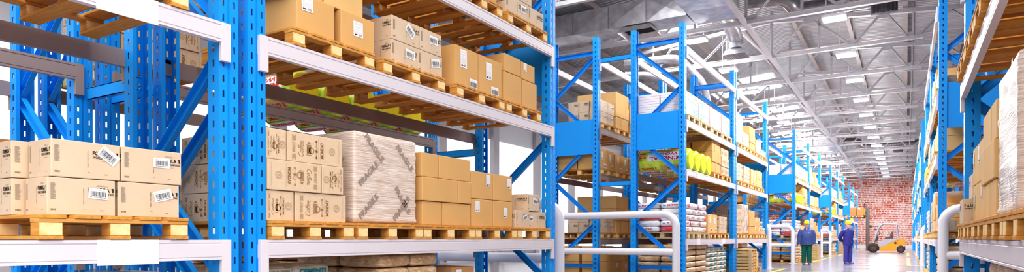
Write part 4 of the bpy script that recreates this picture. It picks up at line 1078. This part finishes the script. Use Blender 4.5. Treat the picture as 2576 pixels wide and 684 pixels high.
# ------------------------------------------------------------------ tube guard rails at the rack ends
def guard(x0, x1, y, label, r=.078):
    P = []; zt = 1.545; e = .26
    def arc(cx, cz, a0, a1):
        return [(cx+e*math.cos(R(a0+(a1-a0)*i/8)), y, cz+e*math.sin(R(a0+(a1-a0)*i/8))) for i in range(9)]
    P = [(x1,y,.012)] + arc(x1-e, zt-e, 0, 90) + arc(x0+e, zt-e, 90, 180) + [(x0,y,.012)]
    mb = MB(); mb.tube(P, r, 20); o = obj('guard_rail', mb.mesh('guard_rail', GUARD)); tag(o, label, 'guard rail', 'grey tube guard rails')
    mb = MB(); mb.tube([(x0+r*.6,y,.76),(x1-r*.6,y,.76)], r*.92, 20); obj('lower_rail', mb.mesh('lower_rail', GUARD), o)
    for x in (x0, x1): mb = MB(); mb.box(x-.13,x+.13,y-.13,y+.13,.001,.012); obj('foot_plate', mb.mesh('foot_plate', GUARD), o)
for b in (1, 2, 3, 4):
    yn, yf = BY[b]-.5, BY[b]+2*LU+GAP+.5
    if b > 1:
        guard(-7.2, -4.06, yn, f'pale grey tube guard rail at near end of {BLK[b]} block, left of aisle')
        guard(.53, 1.65, yn, f'pale grey tube guard rail at near end of {BLK[b]} block, right of aisle')
    guard(-7.2, -4.24 if b == 1 else -4.06, yf, f'pale grey tube guard rail at far end of {BLK[b]} block, left of aisle')
# ------------------------------------------------------------------ daylight
w = bpy.data.worlds.new('daylight'); SC.world = w; w.use_nodes = True
N = w.node_tree.nodes; L = w.node_tree.links; bg = N['Background']; bg.inputs[1].default_value = 1.0
tc = N.new('ShaderNodeTexCoord'); sp = N.new('ShaderNodeSeparateXYZ'); L.new(tc.outputs['Generated'], sp.inputs[0])
rp = N.new('ShaderNodeValToRGB'); rp.color_ramp.elements[0].position = .44; rp.color_ramp.elements[0].color = (.10,.09,.09,1)
rp.color_ramp.elements[1].position = .74; rp.color_ramp.elements[1].color = (4.3,4.27,4.23,1)
e = rp.color_ramp.elements.new(.52); e.color = (.55,.54,.53,1)
e = rp.color_ramp.elements.new(.61); e.color = (1.6,1.58,1.56,1)
mr = N.new('ShaderNodeMapRange'); mr.inputs['From Min'].default_value = -1; L.new(sp.outputs['Z'], mr.inputs['Value']); L.new(mr.outputs['Result'], rp.inputs['Fac']); mx = N.new('ShaderNodeMix'); mx.data_type = 'RGBA'; mx.blend_type = 'MULTIPLY'; mx.inputs['Factor'].default_value = 1
m3 = N.new('ShaderNodeMapRange'); m3.inputs['From Min'].default_value = -.9; m3.inputs['From Max'].default_value = .7; m3.inputs['To Min'].default_value = .28; m3.inputs['To Max'].default_value = 1.25
L.new(sp.outputs['X'], m3.inputs['Value']); L.new(rp.outputs['Color'], mx.inputs['A']); L.new(m3.outputs['Result'], mx.inputs['B']); L.new(mx.outputs['Result'], bg.inputs[0])
def area(name, loc, sx, sy, power, rot=(0,0,0), col=(1,1,1)):
    l = bpy.data.lights.new(name, 'AREA'); l.shape = 'RECTANGLE'; l.size = sx; l.size_y = sy; l.energy = power; l.color = col
    o = bpy.data.objects.new(name, l); COL.objects.link(o); o.location = loc; o.rotation_euler = rot; return o
def bulb(loc, power, r=.25):
    l = bpy.data.lights.new('lamp_and_fill_light', 'POINT'); l.energy = power; l.shadow_soft_size = r
    o = bpy.data.objects.new('lamp_and_fill_light', l); COL.objects.link(o); o.location = loc
for k in range(-2, 14):  # negative k: added unseen fill lights without fixtures, brightening the rack ends
    for x, pw in ((-1.62, (95 if k > 9 else 105) if k >= 0 else 50), (-5.2, 80 if k >= 0 else 40)):
        if k or x > -3: bulb((x, 18.57+3.83*k, 6.45), pw)
for k in range(-2, 14): area('lamp_and_fill_light', (-1.62, 18.57+3.83*k, 6.55), .9, .9, (360 if k > 11 else 250) if k >= 0 else 180)  # negative k again: added fill, no lamp hangs there
SC.view_settings.view_transform = 'Standard'; SC.view_settings.look = 'Medium High Contrast'
SC.view_settings.exposure = -0.05
# ------------------------------------------------------------------ forklift, seen from its left side, mast toward -x
def forklift(ox, oy):
    t = obj('forklift', None, None, (ox, oy, 0)); tag(t, 'orange and grey forklift truck with raised mast in front of the brick wall', 'forklift')
    OR = mat('forklift_orange', '#F5A21C', .35, coat=.3); GR = mat('forklift_grey', '#B3AEB8', .4); DK = mat('forklift_dark', '#4A4342', .5); TY = mat('tyre_rubber', '#3B3433', .75, var=.1, scale=20)
    MS = mat('mast_steel', '#6E625F', .45, .3); SEAT = mat('seat_vinyl', '#5B5558', .55); HUB = mat('wheel_hub', '#6A4B42', .5)
    hw = .56
    Zp = lambda p: [((zx)*.005159-3.911-ox, 3.822-zy*.00604) for zx, zy in p]
    def P(name, poly, y0, y1, m, par=t, bev=.012):
        mb = MB(); mb.prism(Zp(poly), y0, y1, 'y'); me = mb.mesh(name, m)
        bm = bmesh.new(); bm.from_mesh(me); bmesh.ops.bevel(bm, geom=bm.edges[:], offset=bev, segments=2, affect='EDGES'); bm.to_mesh(me); bm.free()
        return obj(name, me, par)
    P('body_side', [(430,568),(480,560),(622,486),(655,486),(655,556),(640,575),(622,612),(430,612)], -hw, hw, OR)
    P('counterweight', [(656,459),(734,463),(747,540),(744,552),(712,540),(660,552)], -hw*.96, hw*.96, OR, bev=.03)
    P('bumper', [(735,553),(746,553),(746,605),(728,605),(737,575)], -hw*.9, hw*.9, DK)
    P('cowl', [(415,502),(500,470),(650,462),(650,484),(620,484),(480,558),(428,562),(418,545)], -hw*.98, hw*.98, GR)
    P('chassis', [(300,560),(428,560),(428,608),(320,608)], -hw*.6, hw*.6, DK)
    P('front_fender', [(288,545),(322,522),(360,516),(400,528),(425,560),(418,566),(392,540),(355,528),(318,538),(296,556)], -hw, hw, DK, bev=.006)
    # air filter port on the side
    mb = MB(); c = Zp([(625,515)])[0]
    for y in (-hw-.004, hw+.004): mb.disc((c[0],y,c[1]), .088, (1,0,0), (0,0,1), 20, 0)
    obj('side_port', mb.mesh('side_port', DK), t)
    # overhead guard
    def tube(name, pts, y, r, m, par=t):
        mb = MB(); q = Zp(pts); mb.tube([(a,y,b) for a, b in q], r, 10); return obj(name, mb.mesh(name, m), par)
    for y in (-.48, .48):
        tube('front_pillar', [(356,520),(372,470),(395,400),(425,330),(445,304)], y, .055, GR)
        tube('roof_rail', [(445,304),(460,293),(490,287),(560,285),(634,283)], y, .05, GR)
        tube('rear_pillar', [(634,283),(638,300),(648,390),(660,475)], y, .062, GR)
    mb = MB()
    for zx in (470,500,530,560,590,620): a = Zp([(zx,286)])[0]; mb.tube([(a[0],-.48,a[1]),(a[0],.48,a[1])], .018, 8)
    obj('roof_bar', mb.mesh('roof_bar', GR), t)
    mb = MB(); a = Zp([(640,335)])[0]; mb.tube([(a[0],-.48,a[1]),(a[0],.48,a[1])], .03, 8); obj('rear_crossbar', mb.mesh('rear_crossbar', GR), t)
    # wheels
    for nm, zx, r, w_ in (('front_wheel', 352, .335, .24), ('rear_wheel', 690, .262, .20)):
        x = Zp([(zx,600)])[0][0]
        for y in (-.50, .50):
            mb = MB(); prof = [(-w_/2, r*.60), (-w_/2, r*.90), (-w_*.38, r*.985), (-w_*.2, r), (w_*.2, r), (w_*.38, r*.985), (w_/2, r*.90), (w_/2, r*.60)]; n = 36
            vs = [(math.cos(2*PI*k/n)*rr, yy, math.sin(2*PI*k/n)*rr) for yy, rr in prof for k in range(n)]
            mb.add(vs, [(i*n+k, i*n+(k+1)%n, (i+1)*n+(k+1)%n, (i+1)*n+k) for i in range(len(prof)-1) for k in range(n)], 0, True)
            for k in range(24): a = 2*PI*k/24; mb.box(-.001,.001,0,0,0,0)
            wh = obj(nm, mb.mesh(nm, TY), t, (x, y, r))
            h = MB(); s_ = 1 if y > 0 else -1
            h.disc((0, s_*w_*.30, 0), r*.605, (1,0,0), (0,0,1), 28, 0); h.tube([(0,s_*w_*.28,0),(0,s_*w_*.46,0)], [r*.28, r*.24], 16)
            for k in range(8): a = 2*PI*k/8; h.tube([(math.cos(a)*r*.42, s_*w_*.30, math.sin(a)*r*.42), (math.cos(a)*r*.42, s_*w_*.36, math.sin(a)*r*.42)], r*.05, 8)
            obj('wheel_hub', h.mesh('wheel_hub', HUB), wh)
    # mast: two outer channels, two inner, cross members, chain and cylinder
    q = Zp([(262,88),(302,612),(244,40),(268,520)])
    for y in (-.36, .36):
        mb = MB(); mb.box(q[0][0]+.06, q[1][0], y-.045, y+.045, .10, q[0][1]); obj('mast_channel', mb.mesh('mast_channel', MS), t)
        mb = MB(); mb.box(q[0][0]-.01, q[0][0]+.058, y*.80-.035, y*.80+.035, .12, q[0][1]-.1); obj('inner_channel', mb.mesh('inner_channel', MS), t)
        mb = MB(); mb.box(q[0][0]-.02, q[0][0]+.055, y*.55-.03, y*.55+.03, 1.6, 3.56); obj('carriage_rail', mb.mesh('carriage_rail', MS), t)
    mb = MB()
    for z in (.3, 1.75, 3.2): mb.box(q[0][0]+.07, q[1][0]-.02, -.33, .33, z-.05, z+.05)
    obj('mast_crossbar', mb.mesh('mast_crossbar', MS), t)
    mb = MB(); mb.tube([(q[0][0]+.12,0,.3),(q[0][0]+.12,0,3.1)], .045, 12); obj('lift_cylinder', mb.mesh('lift_cylinder', DK), t)
    # carriage with load backrest and forks
    cx = Zp([(236,120)])[0][0]
    mb = MB(); mb.box(cx+.05, cx+.11, -.48, .48, 2.62, 2.72); mb.box(cx+.05, cx+.11, -.48, .48, 2.92, 3.0); obj('carriage', mb.mesh('carriage', MS), t)
    mb = MB()
    for y in (-.46, -.23, 0, .23, .46): mb.box(cx+.0, cx+.05, y-.02, y+.02, 2.72, 3.58)
    mb.box(cx, cx+.05, -.48, .48, 3.54, 3.60); obj('load_backrest', mb.mesh('load_backrest', DK), t)
    mb = MB(); mb.bbox(cx-.02, cx+.045, -.50, -.36, 2.74, 3.25, .01, 0, 1); obj('side_shift', mb.mesh('side_shift', OR), t)
    for y in (-.26, .26): mb = MB(); mb.box(cx-1.05, cx+.045, y-.06, y+.06, 2.545, 2.585); mb.box(cx+.01, cx+.049, y-.06, y+.06, 2.585, 3.0); obj('fork', mb.mesh('fork', DK), t)
    # cab
    P('seat_cushion', [(494,452),(585,440),(596,466),(498,468)], -.25, .25, SEAT, bev=.02); P('seat_back', [(556,452),(566,395),(580,380),(600,382),(606,390),(590,440),(596,462)], -.23, .23, SEAT, bev=.02)
    P('dashboard', [(372,498),(400,440),(422,445),(410,480),(385,505)], -.3, .3, DK, bev=.01)
    a = Zp([(395,440),(440,398)]); mb = MB(); mb.tube([(a[0][0],0,a[0][1]),(a[1][0],0,a[1][1])], .025, 8); obj('steering_column', mb.mesh('steering_column', DK), t)
    mb = MB(); c = Vector((a[1][0],0,a[1][1])); ax = Vector((.75,0,-.66)); 
    pts = [c + ax*math.cos(2*PI*k/20)*.17 + Y_*math.sin(2*PI*k/20)*.17 for k in range(21)]; mb.tube(pts, .016, 8, caps=False)
    for k in range(3): b = 2*PI*k/3; mb.tube([c, c+ax*math.cos(b)*.17+Y_*math.sin(b)*.17], .01, 6)
    obj('steering_wheel', mb.mesh('steering_wheel', DK), t)
    for y in (-.44, .44):
        e = Zp([(383,352)])[0]; mb = MB(); mb.tube([(e[0]-.07,y,e[1]),(e[0]+.05,y,e[1])], [.075,.05], 14); o = obj('headlamp', mb.mesh('headlamp', DK), t)
        mb = MB(); mb.disc((e[0]-.0705,y,e[1]), .066, (0,1,0), (0,0,1), 16); obj('lens', mb.mesh('lens', mat('lamp_lens', '#D9C9A6', .15)), o)
        e = Zp([(318,316)])[0]; mb = MB(); mb.box(e[0]-.05,e[0]+.05,y-.05,y+.05,e[1]-.1,e[1]+.1); mb.tube([(e[0]+.05,y,e[1]),(Zp([(420,320)])[0][0],y,e[1])], .014, 6); obj('work_lamp', mb.mesh('work_lamp', DK), t)
    return cx + ox
FX, FY = -1.25, 54.2
cx = forklift(FX, FY)
# load on the forks: pallet and four cartons
fp = MB(); M_ = pallet_far(.95, .95, 0)
o = inst(M_, (cx-.02, FY, 2.588), 'wooden pallet raised on the forklift forks near the brick wall', None, 0, 1)
for i, (x, y, z, w_, h_, lb) in enumerate(((-.70,-.24,0,.42,.29,'lower brown carton, outer side of the raised pallet'),(-.69,-.24,.291,.40,.30,'upper brown carton, outer side of the raised pallet'),(-.26,-.24,0,.40,.60,'tall brown carton with small label, mast side of the raised pallet'),(-.48,.25,0,.86,.46,'wide brown carton, far side of the raised pallet'))):
    pr = ('carton', plain_box(.44, w_, h_, 'b'), 'carton', [])
    c = inst(pr, (cx+x, FY+y, 2.588+.138+z), lb, 'cartons on the forklift', -PI/2, 1)
    if i == 2: s_ = obj('shipping_label', sticker(.12, .10, 'doc'), c, (.2225, -.04, .50))

# ------------------------------------------------------------------ people
def remesh(mb, name, m, vox=.012, smooth=6):
    me = mb.mesh(name, m); o = bpy.data.objects.new('tmp', me); COL.objects.link(o)
    r = o.modifiers.new('r', 'REMESH'); r.mode = 'VOXEL'; r.voxel_size = vox; r.use_smooth_shade = True
    s_ = o.modifiers.new('s', 'SMOOTH'); s_.iterations = smooth; s_.factor = .5
    dg = bpy.context.evaluated_depsgraph_get(); dg.update()
    out = bpy.data.meshes.new_from_object(o.evaluated_get(dg)); out.name = name
    bpy.data.objects.remove(o); bpy.data.meshes.remove(me)
    out.materials.clear(); out.materials.append(m)
    return out
def rings(mb, rows, n=24):
    """stack of horizontal ellipses: (cx, cy, z, rx, ry)"""
    vs = [(cx+rx*math.cos(2*PI*k/n), cy+ry*math.sin(2*PI*k/n), z) for cx, cy, z, rx, ry in rows for k in range(n)]
    mb.add(vs, [(i*n+k, i*n+(k+1)%n, (i+1)*n+(k+1)%n, (i+1)*n+k) for i in range(len(rows)-1) for k in range(n)])
    mb.add(vs[:n], [tuple(range(n))]); mb.add(vs[-n:], [tuple(range(n))])
def limb(mb, pts, rad): mb.tube(pts, rad, 14)
def ball(mb, c, r, sx=1, sy=1, sz=1, n=14):
    rows = []
    for j in range(1, n): a = PI*j/n; rows.append((c[0], c[1], c[2]-r*sz*math.cos(a), r*sx*math.sin(a), r*sy*math.sin(a)))
    rings(mb, rows, 16)
def hand(mb, wrist, d, side, palm_n, curl=.5):
    """palm and five fingers from the wrist along d; palm_n is the way the palm faces, side the way the thumb leaves"""
    w = Vector(wrist); d = Vector(d).normalized(); pn = Vector(palm_n).normalized(); sd = d.cross(pn).normalized()*side
    for a in (-.026, -.009, .009, .026):
        limb(mb, [w - d*.02 + sd*a*.6, w + d*.035 + sd*a, w + d*.085 + sd*a*1.1], [.016, .017, .013])
    for a, L in ((.030,.066),(.010,.076),(-.010,.070),(-.029,.054)):
        p = w + d*.085 + sd*a*1.1; q = p + d*L*.45 + pn*L*.15*curl; r_ = q + d*L*.33 + pn*L*.35*curl; e = r_ + d*L*.15 + pn*L*.32*curl
        limb(mb, [p, q, r_, e], [.0115, .0105, .0095, .008])
    p = w + d*.025 + sd*.032; limb(mb, [p, p + d*.03 + sd*.022 + pn*.008, p + d*.062 + sd*.030 + pn*.018], [.015, .0125, .010])
SKIN = mat('skin', '#E8B49C', .5, var=.06, scale=9)
HAT = mat('hard_hat_yellow', '#F2D516', .25, coat=.3)
def person(loc, rz, label, jacket_c, trouser_c, shoe_c, arms, stout, tash, name_tag, head_turn=0):
    t = obj('person', None, None, loc, rz); tag(t, label, 'person')
    k = stout
    # ---- body: one continuous figure (head, neck, trunk, arms, hands, legs)
    mb = MB()
    hz = 1.585
    HT = Matrix.Translation((0,-.01,0)) @ Matrix.Rotation(head_turn, 4, 'Z')
    mb.T = HT
    rings(mb, [(0,-.015,1.462,.030,.030),(0,-.020,1.472,.052,.062),(0,-.012,1.50,.066,.080),(0,-.005,1.54,.072,.092),(0,0,1.585,.076,.098),(0,.004,1.63,.077,.100),(0,.008,1.665,.070,.092),(0,.01,1.695,.048,.065),(0,.01,1.706,.02,.03)])
    # nose, brow, cheeks, chin, lips, ears
    limb(mb, [(0,-.094,1.60),(0,-.108,1.575),(0,-.116,1.555)], [.010,.013,.016]); ball(mb, (-.011,-.104,1.552), .009); ball(mb, (.011,-.104,1.552), .009)
    limb(mb, [(-.05,-.083,1.612),(0,-.098,1.612),(.05,-.083,1.612)], [.009,.011,.009])
    ball(mb, (-.038,-.075,1.55), .024); ball(mb, (.038,-.075,1.55), .024); ball(mb, (0,-.082,1.485), .022)
    limb(mb, [(-.024,-.090,1.520),(0,-.098,1.521),(.024,-.090,1.520)], [.006,.009,.006]); limb(mb, [(-.02,-.088,1.510),(0,-.095,1.508),(.02,-.088,1.510)], [.006,.009,.006])
    for s_ in (-1, 1): limb(mb, [(s_*.076,.005,1.605),(s_*.086,.018,1.595),(s_*.086,.016,1.572),(s_*.078,.004,1.552)], [.009,.011,.010,.008])
    mb.T = None
    limb(mb, [(0,.0,1.36),(0,-.002,1.42),(0,-.004,1.50)], [.066,.062,.058])
    rings(mb, [(0,0,.86,.15*k,.115*k),(0,0,.95,.16*k,.12*k),(0,-.01,1.08,.155*k,.125*k),(0,-.005,1.22,.165*k,.125*k),(0,0,1.33,.165,.11),(0,0,1.385,.12,.085),(0,0,1.41,.07,.065)])
    for s_ in (-1, 1):
        limb(mb, [(s_*.085,0,.90),(s_*.092,-.004,.70),(s_*.095,-.008,.50),(s_*.10,.008,.32),(s_*.10,.014,.10)], [.088,.078,.058,.056,.042])
        limb(mb, [(s_*.10,.02,.06),(s_*.105,-.06,.05),(s_*.112,-.13,.04)], [.044,.042,.034])
    for s_, A in zip((-1, 1), arms):
        limb(mb, A['pts'], [.062,.056,.046,.042,.030]); hand(mb, A['pts'][-1], A['d'], A['side'], A['pn'], A.get('curl', .5))
    body = obj('body', remesh(mb, 'body', SKIN, .0075, 3), t)
    # ---- clothing
    JM = mat('jacket_'+jacket_c[1:], jacket_c, .75, var=.18, scale=16, bump=.5, bscale=14); TM = mat('trousers_'+trouser_c[1:], trouser_c, .8, var=.15, scale=14, bump=.5, bscale=10); SM = mat('shoes_'+shoe_c[1:], shoe_c, .6)
    mb = MB()
    rings(mb, [(0,0,.775,.193*k,.155*k),(0,0,.80,.200*k,.160*k),(0,-.004,.92,.198*k,.160*k),(0,-.012,1.06,.192*k,.162*k),(0,-.008,1.20,.195*k,.155*k),(0,0,1.30,.200*min(k,1.08),.142),(0,.004,1.365,.165,.115),(0,.006,1.40,.115,.095),(0,.006,1.425,.088,.086)], 30)
    for s_, A in zip((-1, 1), arms):
        P_ = [Vector(p) for p in A['pts']]; end = P_[-2] + (P_[-1]-P_[-2])*.80
        limb(mb, [P_[0]+Vector((-s_*.05,0,.01)), P_[0], (P_[0]+P_[1])/2, P_[1], P_[2], (P_[2]+P_[3])/2, P_[3], end], [.080,.086,.082*k,.080*k,.073*k,.069*k,.064,.056])
    jk = obj('jacket', remesh(mb, 'jacket', JM, .011, 3), t)
    cl = MB()   # collar points, front placket, snaps, pocket flaps and cuffs
    for s_ in (-1, 1):
        cl.add([(s_*.006,-.104,1.385),(s_*.030,-.098,1.445),(s_*.088,-.050,1.445),(s_*.082,-.100,1.375)], [(0,1,2,3)], 0)
    obj('collar', cl.mesh('collar', JM), jk)
    sh = MB(); sh.add([(-.032,-.096,1.440),(.032,-.096,1.440),(0,-.116,1.35)], [(0,1,2)], 0); obj('shirt', sh.mesh('shirt', mat('shirt_cloth', '#C9C4CC', .8)), t)
    yj = lambda z: -.160*k-.004 if z < 1.1 else -.155*k-.006
    bt = MB()
    for z in (.90, 1.02, 1.14, 1.25): ball(bt, (.012, yj(z)+(.012 if z > 1.2 else 0), z), .010, 1, .6, 1, 8)
    obj('button', bt.mesh('button', mat('snap_metal', '#D8D4D8', .3, .4)), jk)
    if name_tag:
        nt = MB(); nt.quad((.045,-.168,1.235),(.125,-.160,1.235),(.125,-.156,1.262),(.045,-.164,1.262)); obj('chest_badge', nt.mesh('chest_badge', mat('badge_white', '#D9DAE6', .6)), jk)
    mb = MB()
    rings(mb, [(0,.004,.70,.155,.118),(0,.002,.80,.172,.132),(0,0,.90,.168*k,.130*k),(0,0,.955,.160*k,.128*k)], 28)
    for s_ in (-1, 1):
        limb(mb, [(s_*.082,.0,.86),(s_*.092,-.002,.74),(s_*.097,-.006,.52),(s_*.102,.006,.34),(s_*.102,.012,.17),(s_*.103,.010,.075)], [.108,.102,.088,.084,.080,.080])
    obj('trousers', remesh(mb, 'trousers', TM, .010, 3), t)
    for s_ in (-1, 1):
        mb = MB(); limb(mb, [(s_*.102,.055,.05),(s_*.104,-.02,.055),(s_*.110,-.10,.045),(s_*.116,-.165,.036)], [.046,.050,.047,.032]); mb.box(s_*.106-.045, s_*.106+.045, -.175, .085, .002, .026)
        obj('shoe', remesh(mb, 'shoe', SM, .008, 3), t)
    # ---- head wear and features
    mb = MB(); mb.T = HT
    rings(mb, [(0,.006,1.640,.098,.122),(0,.006,1.665,.100,.124),(0,.006,1.70,.094,.116),(0,.006,1.735,.076,.096),(0,.006,1.760,.046,.060),(0,.006,1.768,.015,.02)], 28)
    limb(mb, [(0,-.10,1.725),(0,-.02,1.768),(0,.08,1.745)], [.012,.014,.012])
    n = 20; br = [(math.cos(PI+PI*i/n)*.098, math.sin(PI+PI*i/n)*.175, 1.640-.008*math.sin(PI*i/n)) for i in range(n+1)]
    inn = [(math.cos(PI+PI*i/n)*.09, math.sin(PI+PI*i/n)*.10, 1.648) for i in range(n+1)]
    mb.add(br+inn, [(i, i+1, n+2+i, n+1+i) for i in range(n)]); mb.add([(a,b,c-.008) for a,b,c in br]+[(a,b,c-.008) for a,b,c in inn], [(i, i+1, n+2+i, n+1+i) for i in range(n)]); mb.add(br+[(a,b,c-.008) for a,b,c in br], [(i, i+1, n+2+i, n+1+i) for i in range(n)])
    me = mb.mesh('hard_hat', HAT)
    for p in me.polygons: p.use_smooth = True
    obj('hard_hat', me, t)
    hr = MB(); hr.T = HT
    rings(hr, [(0,.030,1.515,.060,.062),(0,.028,1.55,.070,.078),(0,.022,1.60,.0785,.092),(0,.018,1.638,.081,.098)], 22)
    hm = obj('hair', hr.mesh('hair', mat('hair_grey', '#6B5A50' if not tash else '#B09682', .8, var=.2, scale=60)), t)
    for s_ in (-1, 1):
        e = MB(); e.T = HT; ball(e, (s_*.033,-.088,1.590), .0105, 1.2, .7, .8, 10); o = obj('eye', e.mesh('eye', mat('eye_white', '#EDE6E2', .3)), t)
        e = MB(); e.T = HT; ball(e, (s_*.033,-.0955,1.590), .005, 1, .5, 1, 8); obj('iris', e.mesh('iris', mat('eye_dark', '#3A2C26', .3)), o)
        e = MB(); e.T = HT; limb(e, [(s_*.015,-.103,1.613),(s_*.035,-.099,1.619),(s_*.055,-.086,1.612)], [.004,.006,.003]); obj('eyebrow', e.mesh('eyebrow', hm.data.materials[0]), t)
    e = MB(); e.T = HT; limb(e, [(-.024,-.0965,1.515),(0,-.1045,1.5145),(.024,-.0965,1.515)], [.002,.004,.002]); obj('mouth', e.mesh('mouth', mat('lip', '#B2695F', .5)), t)
    if tash:
        e = MB(); e.T = HT; limb(e, [(-.034,-.088,1.524),(-.015,-.104,1.534),(0,-.107,1.535),(.015,-.104,1.534),(.034,-.088,1.524)], [.004,.009,.008,.009,.004]); obj('moustache', e.mesh('moustache', hm.data.materials[0]), t)
    return t
arm_down = [dict(pts=[(s_*.205,0,1.325),(s_*.243,.0,1.18),(s_*.258,.0,1.05),(s_*.265,-.02,.93),(s_*.268,-.04,.80)], d=(s_*.02,-.10,-1), side=s_*-1 if False else (1 if s_ < 0 else -1), pn=(-s_,0,0)) for s_ in (-1, 1)]
arm_back = [dict(pts=[(s_*.195,.02,1.325),(s_*.255,.10,1.17),(s_*.255,.165,1.04),(s_*.15,.185,.965),(s_*.055,.195,.93)], d=(-s_,.05,-.25), side=(1 if s_ < 0 else -1), pn=(0,.3 if s_ < 0 else -.3,-1)) for s_ in (-1, 1)]
person((-3.36, 27.5, 0), R(8), 'worker in yellow hard hat, blue jacket and green trousers standing facing us, arms down', '#44548C', '#12604A', '#6A4A78', arm_down, 1.12, True, True)
person((-2.03, 29.23, 0), R(46), 'worker in yellow hard hat and purple-blue overalls standing with hands behind the back', '#3A3A8E', '#46459A', '#7C6CA4', arm_back, 1.0, False, False, R(14))
# ------------------------------------------------------------------ camera
F, CX, CY, YAW, PITCH, ROLL = 1616.6065, 1302.4923, 608.1635, R(31.1685), R(-.3377), R(.0174)
cd = bpy.data.cameras.new('camera'); cam = bpy.data.objects.new('camera', cd); COL.objects.link(cam)
cd.sensor_fit = 'HORIZONTAL'; cd.sensor_width = 36; cd.lens = F/2576*36
cd.shift_x = (1288-CX)/2576; cd.shift_y = (CY-342)/2576
cd.clip_start = .05; cd.clip_end = 300
R0 = Vector((math.cos(YAW), math.sin(YAW), 0)); D0 = Vector((-math.sin(YAW), math.cos(YAW), 0)); U0 = Vector((0,0,1))
Dv = D0*math.cos(PITCH) + U0*math.sin(PITCH); Uv = -D0*math.sin(PITCH) + U0*math.cos(PITCH)
Rv = R0*math.cos(ROLL) + Uv*math.sin(ROLL); Uv2 = -R0*math.sin(ROLL) + Uv*math.cos(ROLL)
cam.matrix_world = Matrix(((Rv.x,Uv2.x,-Dv.x,0),(Rv.y,Uv2.y,-Dv.y,0),(Rv.z,Uv2.z,-Dv.z,1.05),(0,0,0,1)))
SC.camera = cam
